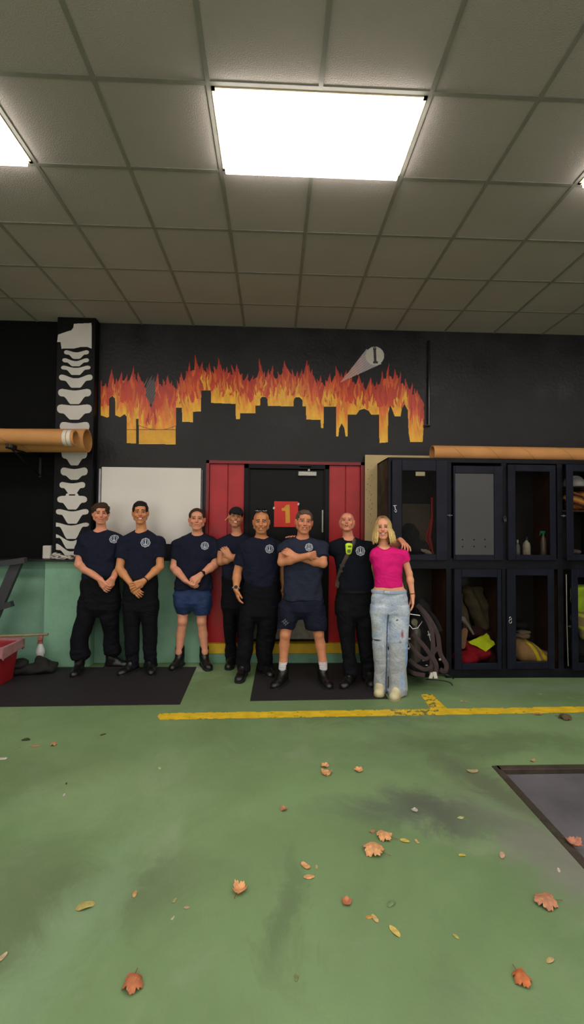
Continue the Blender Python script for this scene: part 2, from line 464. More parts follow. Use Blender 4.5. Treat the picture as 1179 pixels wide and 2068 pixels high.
# curb under the door
b = MB(); b.box((dxa, YW-.045, 0), (dxb+.0, YW+.13, zcy), .005); struct(b.build('trim_6', m_curb))['label'] = 'green curb below the door'
b = MB(); b.box((dxa, YW-.05, zcy), (dxb, YW+.13, zc), .006); struct(b.build('trim_7', m_yel))['label'] = 'yellow painted sill below the door'
# conduit on the wall right of the mural
b = MB(); b.tube([P(866, 688, YW-.03), P(866, 858, YW-.03)], .014, 10); b.box(P(858, 858, YW-.05), P(868, 861, YW), .0)
o = b.build('wall_pipe', mat('black_gloss_pipe', (14, 14, 15), rough=.22, spec=.6), smooth=True)
tag(o, 'thin glossy black vertical pipe on the wall right of the flame mural', 'pipe')

# ------------------------------------------------------------------ door
d1 = empty('door_1', ((dxa+dxb)/2, YW, zc)); d1['kind'] = 'structure'
m_red = mat('red_panel_paint', (168, 24, 30), rough=.38, var=.14, vscale=5, bump=.15, bscale=30)
m_redf = mat('dark_red_frame_paint', (120, 16, 22), rough=.4, var=.1)
m_dblk = mat('black_door_paint', (11, 11, 12), rough=.35, var=.2, bump=.1, spec=.15)
m_steel = mat('worn_steel', (150, 148, 140), rough=.35, metal=.9, var=.15, vscale=12)
fa, fb = X(492), X(664)
ztd = zt
b = MB(); b.box((dxa, YW-.02, zt-.035), (dxb, YW+.06, zt)); b.box((dxa, YW-.02, zc), (dxa+.035, YW+.06, zt)); b.box((dxb-.045, YW-.02, zc), (dxb, YW+.06, zt))
b.build('red_surround', m_redf, d1)
for (a_, c_) in ((dxa+.035, fa), (fb, dxb-.045)):
    b = MB(); mid = a_+(c_-a_)*.53
    b.box((a_, YW+.02, zc), (mid-.004, YW+.05, zt-.035), .004); b.box((mid+.004, YW+.02, zc), (c_, YW+.05, zt-.035), .004)
    b.box((a_, YW+.035, zc), (c_, YW+.06, zt-.035))
    o = b.build('side_panel', m_red, d1)
b = MB(); zf = Z(938, 575)
b.box((fa, YW-.01, zc), (fa+.05, YW+.08, zf)); b.box((fb-.05, YW-.01, zc), (fb, YW+.08, zf)); b.box((fa, YW-.01, zf-.05), (fb, YW+.08, zf))
b.box((fa+.05, YW+.015, zc), (fa+.065, YW+.08, zf-.05)); b.box((fb-.065, YW+.015, zc), (fb-.05, YW+.08, zf-.05))
b.build('door_frame', m_dblk, d1)
b = MB(); b.box((fa+.06, YW+.04, zc+.01), (fb-.06, YW+.085, zf-.055), .003)
leaf = b.build('door_leaf', m_dblk, d1)
b = MB(); b.box((fa+.09, YW+.034, Z(1292)), (fb-.09, YW+.045, Z(1243)), .002)
b.build('kick_plate', mat('dull_kick_plate', (130, 124, 112), rough=.5, metal=.3, var=.2, vscale=20, bump=.4, bscale=80), leaf)
b = MB(); b.box(P(640, 962, YW-.01), P(601, 952, YW+.045), .008); b.box(P(626, 952, YW), P(621, 941, YW+.03), .003)
b.obox(P(617, 943, YW-.0), (.07, 0, .0), (0, .01, 0), (0, 0, .006)); b.box(P(607, 946, YW), P(603, 940, YW+.03), .003)
b.build('door_closer', m_steel, leaf)
b = MB(); b.box(P(650, 1030, YW+.03), P(652, 1075, YW+.045), .0); b.build('edge_strip', m_steel, leaf)
# sign with the number one
sg = empty('number_sign', P(578, 1062, YW+.02), 'red square sign with yellow number 1 on the black door', 'sign')
b = MB(); b.box(P(553, 1064, YW+.02), P(602, 1013, YW+.036), .0)
b.build('sign_board', mat('sign_red', (203, 40, 28), rough=.5, var=.08), sg)
one = [(570, 1027), (575.5, 1024.5), (579.5, 1020), (586, 1019), (587, 1056), (578, 1056.5), (577.5, 1032), (570.5, 1031.5)]
b = MB(); b.prism([P(x-1.5, y, YW+.0195) for x, y in one], (0, -.003, 0)); b.build('number', mat('sign_yellow', (214, 150, 40), rough=.5), sg)
for (tx, ty) in ((602.5, 1018), (553, 1026)): MB().obox(P(tx, ty, YW+.015), (.006, 0, .012), (0, .002, 0), (.009, 0, -.005)).build('tape', mat('white_tape', (205, 200, 190), rough=.6), sg)

# ------------------------------------------------------------------ ceiling lights
def emit(name, col, s):
    m = bpy.data.materials.new(name); m.use_nodes = True; b_ = m.node_tree.nodes['Principled BSDF']
    b_.inputs['Base Color'].default_value = (.9, .9, .88, 1)
    b_.inputs['Emission Color'].default_value = col; b_.inputs['Emission Strength'].default_value = s; return m
m_em = emit('lit_diffuser', PANEL_COL, PANEL_WATTS)
m_fr = mat('light_frame', (215, 195, 160), rough=.5)
lab = {(-4, 0): 'lit square ceiling panel cut off by the left edge', (0, 0): 'large bright rectangular ceiling light panel in the centre', (4, 0): 'lit ceiling panel just showing at the right edge'}
for i in (-8, -4, 0, 4, 8):
    for j in (-8, -4, 0):
        cx, cy = GX+T*(i+1), GY+T*(j+.5)
        if abs(cx) > 6: continue
        t = empty('ceiling_light', (cx, cy, ZC-.03), lab.get((i, j), 'lit ceiling panel outside the picture, %s row, %s' % ({0: 'front', -4: 'middle', -8: 'rear'}[j], {-8: 'far left', -4: 'left', 0: 'centre', 4: 'right', 8: 'far right'}[i])), 'ceiling light', 'ceiling light panels')
        a_, c_ = T-.016, T/2-.016
        b = MB()
        for s_ in (-1, 1):
            b.box((cx+s_*a_, cy-c_, ZC-.012), (cx+s_*(a_-.018), cy+c_, ZC-.002)); b.box((cx-a_, cy+s_*c_, ZC-.012), (cx+a_, cy+s_*(c_-.018), ZC-.002))
        b.build('light_frame', m_fr, t)
        b = MB(); b.box((cx-a_+.019, cy-c_+.019, ZC-.05), (cx+a_-.019, cy+c_-.019, ZC-.004), .003); b.build('diffuser', m_em, t)

# ------------------------------------------------------------------ painted murals (thin paint layers on the wall)
def inpoly(xx, yy, poly):
    r = np.zeros(xx.shape, bool); n = len(poly)
    for i in range(n):
        (xa_, ya_), (xb_, yb_) = poly[i], poly[(i+1) % n]
        cnd = (ya_ > yy) != (yb_ > yy)
        with np.errstate(divide='ignore', invalid='ignore'):
            r ^= cnd & (xx < (xb_-xa_)*(yy-ya_)/((yb_-ya_) if yb_ != ya_ else 1e-9)+xa_)
    return r
def paint(name, x0, x1, y0, y1, st, fn, Yp, m, **k):
    xs_ = np.arange(x0, x1+st, st); ys_ = np.arange(y0, y1+st, st)
    xx, yy = np.meshgrid(xs_, ys_)
    col, msk = fn(xx, yy)
    d = FW[None, None]+RT*((xx-589.5)/FPX)[..., None]+UP*((1034-yy)/FPX)[..., None]
    V = EYE+d*(Yp/d[..., 1:2])
    idx = np.arange(xx.size).reshape(xx.shape)
    q = np.stack([idx[:-1, :-1], idx[1:, :-1], idx[1:, 1:], idx[:-1, 1:]], -1)
    keep = msk[:-1, :-1] & msk[1:, :-1] & msk[1:, 1:] & msk[:-1, 1:]
    F = q[keep]
    u, inv = np.unique(F, return_inverse=True)
    return mesh(name, V.reshape(-1, 3)[u], inv.reshape(F.shape), m, None, False, col=col.reshape(-1, 3)[u], **k)
BX = np.array([(203, 839), (216.6, 844), (220.2, 842), (220.7, 805), (226.4, 800), (232, 805), (232.6, 839), (242.6, 843), (251.8, 837), (255.5, 842), (255.8, 895), (274.9, 896), (275.1, 846), (279.6, 846), (280, 897), (355, 897.7), (355.6, 823.5), (367, 824), (367.6, 852), (389.6, 853), (390.2, 832), (406, 831), (406.6, 789), (425.2, 789), (425.8, 814), (475.3, 816), (475.8, 847), (484.7, 847), (485.2, 834.8), (515.6, 834.8), (516.1, 819.8), (525.5, 819), (526, 805.7), (529, 801.8), (536, 801.8), (539.8, 807), (540.3, 820.2), (592.8, 820.8), (593.4, 807.3), (597.4, 802.5), (604.4, 802.5), (610.2, 808), (610.8, 821), (617.4, 821.2), (618, 847.6), (646.6, 848.2), (648, 864.7), (653.4, 864.7), (653.9, 821.8), (678, 821.8), (678.7, 881.4), (683.4, 881.8), (685, 865.3), (689.9, 856), (695, 865), (697.3, 882), (701.8, 882), (702.3, 838), (719.8, 837.3), (726.3, 828.3), (735.3, 826), (744, 829.9), (748.8, 837.3), (765, 838), (765.6, 895), (783.3, 893.7), (784, 834.7), (788.2, 818.6), (796.5, 841), (809, 841), (811.7, 825), (816.5, 817), (823, 828.3), (824.6, 873.4), (827.8, 892.7), (853.6, 892.7), (857, 838)])
TIP = [(206, 766, 34), (214, 772, 30), (225.8, 742.6, 62), (235, 762, 40), (245.6, 750, 50), (257, 754, 45), (269.5, 738, 66), (279, 750, 50), (288, 768, 36), (300, 806, 25), (308, 812, 20), (319, 752, 62), (329, 764, 40), (338.8, 757, 48), (348, 766, 40), (357, 766, 40), (366, 750, 54), (376, 746, 50), (383, 729, 66), (393.7, 714, 70), (402, 738, 44), (409, 730, 50), (422.7, 730, 50), (432, 738, 40), (441, 720, 62), (451, 742, 40), (458, 739, 44), (467, 735, 46), (478.6, 733, 52), (489, 752, 36), (500.6, 753, 40), (511, 757, 34), (523.5, 720, 72), (534, 748, 40), (543, 744, 44), (550.6, 736, 52), (560, 748, 40), (574.8, 727, 40), (582, 746, 40), (589, 743, 42), (600, 748, 38), (610, 744, 44), (620, 725, 70), (630, 744, 48), (640, 764, 34), (647, 756, 42), (657, 766, 32), (666.6, 753, 46), (678, 736, 58), (689, 752, 44), (700, 745, 50), (711, 757, 40), (723, 752, 56), (733, 770, 34), (740, 788, 24), (748.8, 760, 48), (760, 768, 42), (771, 746, 60), (786, 731, 74), (797, 744, 56), (808.5, 750, 56), (818, 762, 46), (832.6, 772, 52), (842, 786, 40), (853, 806, 50)]
def flame(xx, yy):
    rs = np.random.RandomState(5)
    B = np.interp(xx, BX[:, 0], BX[:, 1])
    tx = np.array([t[0] for t in TIP]); ty = np.array([t[1]+t[2]*.40 for t in TIP])
    E = np.interp(xx, tx, ty)+3*np.sin(xx*.5)
    wob = 3.0*np.sin(xx*.33+yy*.09)+2.2*np.sin(xx*.71-yy*.13+1)+1.5*np.sin(xx*1.6+yy*.05)
    t = np.clip((yy+wob*2.2-E)/np.maximum(B-E, 26), 0, 1)
    stops = np.array([0, .22, .5, .74, 1]); cs = np.array([lin(q) for q in ((180, 44, 28), (204, 62, 30), (222, 112, 34), (236, 156, 36), (240, 182, 42))])
    col = np.stack([np.interp(t, stops, cs[:, i]) for i in range(3)], -1)
    msk = (yy > E)
    def tongue(x, y, L, w, c0, c1, sway, ph):
        nonlocal col, msk
        s = (yy-y)/L
        cx = x+sway*np.sin(s*4.2+ph)*(.45+s)-sway*math.sin(ph)*.45
        hw = w*np.clip(s, 0, 1)**.75*(1-.75*np.clip((s-.55)/.45, 0, 1)**2)
        mm = (s > 0) & (s < 1) & (np.abs(xx-cx) < hw)
        cc = np.array(lin(c0))*(1-np.clip(s, 0, 1))[..., None]+np.array(lin(c1))*np.clip(s, 0, 1)[..., None]
        col = np.where(mm[..., None], cc, col); return mm
    # red tongues reach above the mass
    for (x, y, L) in TIP:
        for q in range(2):
            mm = tongue(x+q*rs.uniform(-5, 5), y+q*rs.uniform(8, 16), L*1.1, rs.uniform(6.5, 9.5), (160, 38, 26), (206, 66, 30), rs.uniform(2.5, 6)*rs.choice([-1, 1]), rs.uniform(0, 6))
            msk = msk | mm
    for k_ in range(300):
        x = rs.uniform(203, 857); e = np.interp(x, tx, ty); bb = np.interp(x, BX[:, 0], BX[:, 1]); mh = max(bb-e, 20)
        f_ = rs.rand()
        L = rs.uniform(16, 42)*(1.3-.5*f_); y = e-20+f_*mh*.85
        if f_ < .35: c0, c1 = (196, 74, 30), (214, 96, 32)
        elif f_ < .65: c0, c1 = (214, 110, 34), (214, 120, 34)
        else: c0, c1 = (232, 176, 46), (226, 160, 36)
        if rs.rand() < .25 and f_ < .55: c0, c1 = (150, 36, 26), (190, 60, 30)
        mm = tongue(x, y, L, rs.uniform(1.8, 4.6), c0, c1, rs.uniform(.8, 3)*rs.choice([-1, 1]), rs.uniform(0, 6))
    # still yellow water below the skyline with the bridge line
    yl = np.array(lin((222, 160, 32)))
    m2 = (xx > 255) & (xx < 356) & (yy > 869); col = np.where(m2[..., None], yl, col)
    dk = np.array(lin((96, 60, 20)))
    ln_ = (xx > 255) & (xx < 356) & (np.abs(yy-868) < .8) | ((np.abs(yy-(868-9*np.clip((xx-322)/34, 0, 1)**2)) < .6) & (xx > 322) & (xx < 356)) | ((np.abs(yy-(868-9*np.clip((322-xx)/42, 0, 1)**2)) < .6) & (xx > 280) & (xx < 322))
    col = np.where(ln_[..., None], dk, col)
    # thin bright outline where flames meet the skyline
    edge = (B-yy < 1.3) & (yy < B); col = np.where(edge[..., None], np.array(lin((234, 186, 70))), col)
    # grey smoke in the gap
    sm = (((xx-306)/16)**2+((yy-792)/30)**2 < 1+.35*np.sin(xx*.9+yy*.4)) & ~msk
    col = np.where(sm[..., None], np.array(lin((74, 66, 64)))*(1+.5*np.sin(xx*1.3+yy*.8))[..., None].clip(.6, 1.5), col)
    msk = (msk | sm) & (yy < B) & (xx > 203.2) & (xx < 856.8)
    # search-light beam and disc
    bm = inpoly(xx, yy, [(686, 773), (740, 704), (771, 735)])
    st_ = np.clip((xx-686)/80, 0, 1)[..., None]
    bc = np.array(lin((196, 130, 110)))*(1-st_)**1.5+np.array(lin((150, 153, 160)))*(1-(1-st_)**1.5)
    bc = bc*(1+.2*np.sin((xx+yy*1.3)*.9))[..., None]
    col = np.where(bm[..., None], bc, col)
    dc = (xx-757)**2+(yy-718.5)**2 < 19**2
    col = np.where(dc[..., None], np.array(lin((186, 180, 170))), col)
    em_ = dc & (((np.abs(xx-757-(yy-718)*.05) < 2.6+.5*np.sin(yy*1.7)) & (np.abs(yy-717) < 14)) | (((xx-756.5)**2+(yy-704)**2 < 12) & ((xx-756.5)**2+(yy-704)**2 > 3)) | ((np.abs(xx-758) < 5) & (np.abs(yy-732) < 2)))
    col = np.where(em_[..., None], np.array(lin((46, 44, 42))), col)
    return col, msk | bm | dc
m_paint = mat('wall_mural_paint', attr=True, rough=.42, var=.1, vscale=9, bump=.35, bscale=26)
o = paint('flame_mural', 202, 858, 698, 899, .7, flame, YW-.003, m_paint)
tag(o, 'painted mural of orange flames over a city skyline on the black wall', 'mural')

VERT = [(195, 210, 225, 250, 380, 530, 0), (242, 262, 272, 295, 370, 530, 0), (287, 303, 315, 347, 362, 540, 0), (338, 365, 380, 423, 350, 552, 0), (425, 437, 475, 520, 345, 543, 0), (518, 527, 575, 612, 338, 547, 0), (622, 632, 680, 712, 355, 533, 0), (770, 790, 845, 885, 365, 520, 0), (893, 905, 945, 970, 360, 522, 0), (980, 990, 1020, 1057, 353, 508, 0)]
VERT = [tuple([640+v/2.9475 for v in q[:4]]+[v/2.9475 for v in q[4:6]]) for q in VERT]
VERT += [tuple([980+v/4.496 for v in q[:4]]+[v/4.496 for v in q[4:6]]) for q in [(96, 92, 160, 222, 518, 792), (210, 236, 268, 350, 505, 806), (333, 364, 378, 488, 483, 810), (436, 506, 478, 578, 483, 810), (520, 600, 590, 652, 490, 800)]]
def spine(xx, yy):
    msk = inpoly(xx, yy, [(149, 653.6), (185, 652), (185.6, 704.5), (176, 701), (163, 701), (150, 704), (124, 704.5), (122, 691), (115, 691), (117, 675.6), (127, 672), (135.7, 669), (143, 667), (147.6, 662)])
    for (a, b_, c_, d_, xl, xr) in VERT:
        cx, hw = (xl+xr)/2, (xr-xl)/2
        u = np.clip((xx-cx)/hw, -1, 1)
        top = a+(b_-a)*(np.cos(math.pi*u)*.5+.5); bot = c_+(d_-c_)*(1-np.clip((np.abs(u)-.22)/.46, 0, 1)**2*(3-2*np.clip((np.abs(u)-.22)/.46, 0, 1)))
        mid = (a+c_)/2+((b_+d_)/2-(a+c_)/2)*(1-np.abs(u)); sq = np.clip(1-np.abs(u)**9, 0, 1)**.5
        msk |= (yy > mid-(mid-top)*sq) & (yy < mid+(bot-mid)*sq) & (np.abs(xx-cx) < hw)
    # two bumps on one vertebra
    for bx in (136, 155): msk |= (xx-bx)**2/14+(yy-1001)**2/24 < 1
    col = np.ones(xx.shape+(3,))*np.array(lin((196, 190, 182)))
    return col, msk
o = paint('spine_mural', 113, 188, 650, 1127, .55, spine, YC-.003, mat('white_mural_paint', attr=True, rough=.45, var=.06, vscale=5, bump=.2))
tag(o, 'white painted spine of stacked vertebrae running down the black column', 'mural')

# ------------------------------------------------------------------ whiteboard
wb = empty('whiteboard', P(305, 1098, YW-.03), 'large blank whiteboard on the black wall behind the men at the left', 'whiteboard')
b = MB(); b.box(P(202, 1098, YW-.03), P(406.5, 946, YW-.008), .003); b.build('board', mat('whiteboard_face', (214, 207, 199), rough=.3, var=.03, vscale=2, spec=.5), wb)
m_be = mat('board_edge_metal', (168, 166, 170), rough=.4, metal=.4)
MB().box(P(405.5, 1098, YW-.035), P(409.5, 949, YW-.002), .002).build('board_edge', m_be, wb); MB().box(P(200.5, 1098, YW-.035), P(202, 947, YW-.002), .002).build('board_edge', m_be, wb)
# pale plywood panel right of the door
pw = empty('plywood_panel', P(745, 1300, YW-.06), 'tall pale plywood panel between the red door surround and the lockers', 'panel')
def scrib(xx, yy):
    rs = np.random.RandomState(3)
    col = np.ones(xx.shape+(3,))*np.array(lin((188, 164, 118)))
    s = np.sin(xx*1.1+2*np.sin(yy*.22))+np.sin(yy*.55+2.2*np.sin(xx*.7+yy*.09))+.8*np.sin(yy*1.3+xx*.6)
    mm = (s > 1.15) & (np.abs(xx-746.5-2*np.sin(yy*.1)) < 6) & (yy > 938) & (yy < 1062)
    col = np.where(mm[..., None], np.array(lin((104, 88, 60))), col)
    return col, np.ones(xx.shape, bool)
b = MB(); b.box(P(735.5, 1330, YW-.06), P(880, 921, YW-.045), .0); b.build('board', mat('plywood', (188, 164, 118), rough=.6, var=.08, vscale=4), pw)
o = paint('dark_scribble', 737, 757, 925, 1090, .8, lambda a, c_: (scrib(a, c_)[0], scrib(a, c_)[0][..., 0] < lin((150, 0, 0))[0]), YW-.0625, mat('scribble_paint', attr=True, rough=.6))
o.parent = pw; o.location = o.location-pw.location

# ------------------------------------------------------------------ mats, floor lines
m_rub = mat('black_rubber', (38, 34, 36), rough=.75, var=.15, vscale=30, bump=.25, bscale=200, spec=.3)
def floor_poly(name, pts, th, m, label, cat, z0=0.0, parent=None):
    b_ = MB(); b_.prism([G(x, y)+np.array([0, 0, z0]) for x, y in pts], (0, 0, th)); o_ = b_.build(name, m, parent)
    if label: tag(o_, label, cat)
    return o_
a1 = G(363, 1423); a0 = G(0, 1429); t1 = G(398, 1345)
b = MB(); b.prism([(-4.2, a0[1]-.02, 0), (a1[0], a1[1], 0), (t1[0], 5.2, 0), (-4.2, 5.2, 0)], (0, 0, .006))
tag(b.build('rubber_mat', m_rub), 'wide black rubber floor mat at the left along the green wall', 'mat', 'black rubber floor mats')
a2 = G(505, 1416); a3 = G(758, 1412)
b = MB(); b.prism([(a2[0], a2[1], 0), (a3[0]+.12, a3[1], 0), (a3[0]+.12, 5.32, 0), (a2[0]+.02, 5.32, 0)], (0, 0, .006))
tag(b.build('rubber_mat', m_rub), 'black rubber floor mat under the three rightmost men in front of the door', 'mat', 'black rubber floor mats')
m_line = mat('yellow_floor_paint', (206, 170, 34), rough=.55, var=.2, vscale=9, bump=.2)
def vnoise(x, y, seed=0):
    g = np.random.RandomState(seed).rand(64, 64); xi, yi = np.floor(x).astype(int), np.floor(y).astype(int); fx, fy = x-xi, y-yi
    fx, fy = fx*fx*(3-2*fx), fy*fy*(3-2*fy); a = lambda i, j: g[(xi+i) % 64, (yi+j) % 64]
    return (a(0, 0)*(1-fx)+a(1, 0)*fx)*(1-fy)+(a(0, 1)*(1-fx)+a(1, 1)*fx)*fy
def worn_line(xx, yy):
    col = np.ones(xx.shape+(3,))*np.array(lin((222, 184, 40)))*(1+.08*np.sin(xx*.11+np.sin(yy*.7)))[..., None]
    f_ = 3*(.6*vnoise(xx*.12, yy*.35)+.4*vnoise(xx*.4, yy*.9, 2)); bad = f_ > 2.35
    ed = np.minimum(yy-(1440-(xx-315)*.0162), (1454.5-(xx-315)*.0178)-yy)
    wear = ((np.abs(xx-830)/55)**2 < 1) & (f_ > 1.85)
    col = np.where((bad & (ed < 5))[..., None], np.array(lin((150, 124, 40))), col)
    col = np.where(wear[..., None], np.array(lin((112, 108, 66))), col)
    m_ = (ed > 0+.3*(f_ > 2.1)+1.0*vnoise(xx*.2, yy*0+3, 5)*(f_ > 1.9)) & (xx > 316+.9*np.abs(yy-1447))
    st = inpoly(xx, yy, [(848, 1402), (872, 1401), (904, 1431), (869, 1433)])
    return col, m_ | st
def gpaint(name, x0, x1, y0, y1, st, fn, z, m):
    xs_ = np.arange(x0, x1+st, st); ys_ = np.arange(y0, y1+st*.6, st*.6); xx, yy = np.meshgrid(xs_, ys_); col, msk = fn(xx, yy)
    d = FW[None, None]+RT*((xx-589.5)/FPX)[..., None]+UP*((1034-yy)/FPX)[..., None]
    V = EYE+d*((z-EYE[2])/d[..., 2:3]); idx = np.arange(xx.size).reshape(xx.shape)
    q = np.stack([idx[:-1, :-1], idx[1:, :-1], idx[1:, 1:], idx[:-1, 1:]], -1)
    F = q[msk[:-1, :-1] & msk[1:, :-1] & msk[1:, 1:] & msk[:-1, 1:]]; u, inv = np.unique(F, return_inverse=True)
    return mesh(name, V.reshape(-1, 3)[u], inv.reshape(F.shape), m, None, False, col=col.reshape(-1, 3)[u])
o = gpaint('floor_marking', 312, 1330, 1398, 1458, 1.6, worn_line, .002, mat('worn_yellow_line', attr=True, rough=.55, var=.12, vscale=14))
tag(o, 'worn yellow painted line with a short branch on the green floor', 'floor line')
# floor hatch
ht = empty('floor_hatch', (hx+.75, hy0+.5, -.03), 'scuffed grey metal plate sunk in the floor at the lower right', 'floor hatch')
b = MB(); b.box((hx+.02, hy0+.02, -.05), (hx1-.02, hy1-.02, -.03)); 
def hatch_mat():
    m = mat('scuffed_plate', (104, 100, 106), rough=.55, metal=.2, var=.35, vscale=2.2, bump=.2, bscale=30); return m
b.build('plate', hatch_mat(), ht)
b = MB()
for (p, q) in (((hx-.03, hy0-.03), (hx+.02, hy1+.03)), ((hx, hy1-.02), (hx1, hy1+.035)), ((hx1-.02, hy0-.03), (hx1+.03, hy1+.03)), ((hx, hy0-.03), (hx1, hy0+.02))):
    b.box((p[0], p[1], -.06), (q[0], q[1], .004), .003)
b.build('hatch_frame', mat('rusty_dark_frame', (58, 50, 40), rough=.7, var=.35, vscale=14, bump=.4), ht)
# ------------------------------------------------------------------ locker bank
YL = 4.80; YB = YW-.07
m_lock = mat('dark_locker_paint', (17, 18, 24), rough=.42, var=.35, vscale=5, bump=.25, bscale=24, spec=.15, rvar=.12)
m_door = mat('navy_locker_door_paint', (22, 24, 36), rough=.38, var=.28, vscale=6, bump=.2, bscale=24, spec=.15)
m_wood = mat('brown_locker_wood', (66, 38, 24), rough=.55, var=.45, vscale=4, bump=.15)
m_back = mat('tan_back_board', (104, 90, 66), rough=.7, var=.2, vscale=3)
m_grey = mat('grey_panel', (64, 63, 64), rough=.45, var=.08, vscale=3)
def glass_mat():
    m = bpy.data.materials.new('smoky_pane'); m.use_nodes = True; nt = m.node_tree; N = nt.nodes
    N.remove(N['Principled BSDF']); t = N.new('ShaderNodeBsdfTransparent'); t.inputs[0].default_value = (.82, .82, .82, 1)
    g_ = N.new('ShaderNodeBsdfGlossy'); g_.inputs['Roughness'].default_value = .02; g_.inputs[0].default_value = (.6, .6, .6, 1)
    x = N.new('ShaderNodeMixShader'); x.inputs[0].default_value = .004
    nt.links.new(t.outputs[0], x.inputs[1]); nt.links.new(g_.outputs[0], x.inputs[2]); nt.links.new(x.outputs[0], N['Material Output'].inputs[0]); return m
m_pane = glass_mat()
zT, zB = Z(925, 900, YL), 0.0
zP = Z(1351, 1000, YL); zMa, zMb = Z(1146, 1000, YL), Z(1131, 1000, YL)
xc = [X(783, YL), X(906, YL), X(1018, YL), X(1131, YL), X(1131, YL)+.6]
bank = empty('locker_bank', ((xc[0]+xc[-1])/2, YL, 0), 'dark painted wooden gear lockers in two rows along the wall at the right', 'locker')
t_ = .02
b = MB()
b.box((xc[0], YL+.02, 0), (xc[0]+t_, YB, zT-.0), .003); b.box((xc[-1]-t_, YL+.02, 0), (xc[-1], YB, zT), .003)
b.box((xc[0], YL+.02, zT-t_), (xc[-1], YB, zT), .003); b.box((xc[0], YL+.02, zP-t_), (xc[-1], YB, zP)); b.box((xc[0], YL+.02, zMa), (xc[-1], YB, zMb))
# face frame
for k, x in enumerate(xc): b.box((x-(.0 if k == 0 else .03), YL, 0), (x+(.035 if k == 0 else .03), YL+.02, zT), .003)
b.box((xc[0], YL-.002, zT-.05), (xc[-1], YL+.02, zT), .004); b.box((xc[0], YL-.001, zMa-.02), (xc[-1], YL+.02, zMb+.02), .004)
b.box((xc[1], YL-.002, 0), (xc[-1], YL+.02, zP), .004)
b.build('carcass', m_lock, bank)
b = MB()
for x in xc[1:-1]: b.box((x-.01, YL+.022, zP), (x+.01, YB, zT-.02))
b.box((xc[0]+.021, YL+.03, .02), (xc[0]+.024, YB-.01, zT-.03))
b.build('divider', m_wood, bank)
b = MB(); b.box((xc[0]+.02, YB-.012, zP), (xc[-1]-.02, YB-.002, zT-.02)); b.build('back_board', mat('dark_back_board', (34, 28, 24), rough=.7, var=.3, vscale=3), bank)
b = MB(); b.box(P(812, 1120, YB-.02), P(868, 1018, YB-.014)); b.box((xc[0]+.03, YB-.02, zP+.02), (xc[0]+.36, YB-.014, zMa-.02)); b.build('tan_board', m_back, bank)
def door(x0, x1, y0, y1, wx0, wx1, wy0, wy1, swing=0.0, pane='glass', hinge='right', dy=0.0):
    """door outline and its window in photo pixels, on the front plane"""
    A = P(x0, y1, YL); Bq = P(x1, y0, YL); Wa = P(wx0, wy1, YL); Wb = P(wx1, wy0, YL)
    th = .022; Y_ = YL-.004-dy
    hx_ = Bq[0] if hinge == 'right' else A[0]
    d = bpy.data.objects.new('door', bpy.data.meshes.new('door'))
    mb = MB()
    mb.box((A[0], Y_-th, A[2]), (Wa[0], Y_, Bq[2]), .004); mb.box((Wb[0], Y_-th, A[2]), (Bq[0], Y_, Bq[2]), .004)
    mb.box((Wa[0], Y_-th, A[2]), (Wb[0], Y_, Wa[2]), .004); mb.box((Wa[0], Y_-th, Wb[2]), (Wb[0], Y_, Bq[2]), .004)
    pb = MB(); pb.box((Wa[0]-.01, Y_-.012, Wa[2]-.01), (Wb[0]+.01, Y_-.008, Wb[2]+.01))
    def rot(V):
        c_, s_ = math.cos(swing), math.sin(swing)
        return [np.array([hx_+(v[0]-hx_)*c_+(v[1]-Y_)*s_*-1, Y_+(v[0]-hx_)*s_+(v[1]-Y_)*c_, v[2]]) for v in V]
    mb.V = rot(mb.V); pb.V = rot(pb.V)
    dd = mb.build('door', m_door, bank)
    po = pb.build('door_panel' if pane == 'grey' else 'door_pane', m_grey if pane == 'grey' else m_pane, dd)
    return dd, rot, Y_-th
D = {}
D['1u'] = door(790, 902, 930, 1131, 810, 879, 952, 1119)
D['2u'] = door(914, 1013, 942, 1131, 917.5, 995, 957, 1120, pane='grey')
D['2l'] = door(914, 1008, 1149, 1350, 929, 1000, 1165, 1337, dy=.02, swing=.0)
D['3u'] = door(1023, 1119, 940, 1131, 1038, 1107, 953.5, 1120, swing=.02)
D['3l'] = door(1022, 1116, 1149, 1350, 1040, 1112-9, 1162, 1335)
D['4u'] = door(1138, 1236, 940, 1131, 1152, 1222, 954, 1119, swing=.06)
D['4l'] = door(1146, 1240, 1149, 1350, 1159, 1228, 1165, 1335, swing=.10)
m_hole = mat('dark_hole', (8, 8, 8), rough=.9)
for (x, y) in ((934, 1090), (957, 1090), (979, 1089.5), (934, 1104), (957, 1103.5), (980, 1104)):
    MB().lathe(P(x, y, YL-.0165), [(.009, 0), (.009, .003)], 12, (0, 1, 0)).build('vent_hole', m_hole, D['2u'][0])
m_chr = mat('chrome', (200, 200, 205), rough=.2, metal=1, var=.05)
def padlock(px, py, dr, Yp, s=1.0, m=None):
    c = P(px, py, Yp); b_ = MB()
    b_.box(c+np.array([-.016, -.012, -.045])*s, c+np.array([.016, .008, -.005])*s, .004)
    pts = [c+np.array([math.cos(a)*.011, -.002, .0+math.sin(a)*.014+.004])*s for a in np.linspace(0, math.pi, 9)]
    pts = [c+np.array([.011, -.002, -.01])*s]+pts+[c+np.array([-.011, -.002, -.01])*s]
    b_.tube(pts, .004*s, 8); return b_.build('padlock', m or m_chr, dr, smooth=True)
padlock(1019, 1046, D['3u'][0], YL-.04, 1.0, mat('dark_padlock', (70, 70, 76), rough=.35, metal=.8))
b = MB(); c_ = P(1030, 1252, YL-.035)
for dz, r_ in ((.018, .014), (-.016, .018)):
    b.tube([c_+np.array([math.cos(a)*r_*.8, -.004 if dz > 0 else 0, dz+math.sin(a)*r_]) for a in np.linspace(0, 2*math.pi, 17)], .0045, 8, caps=False)
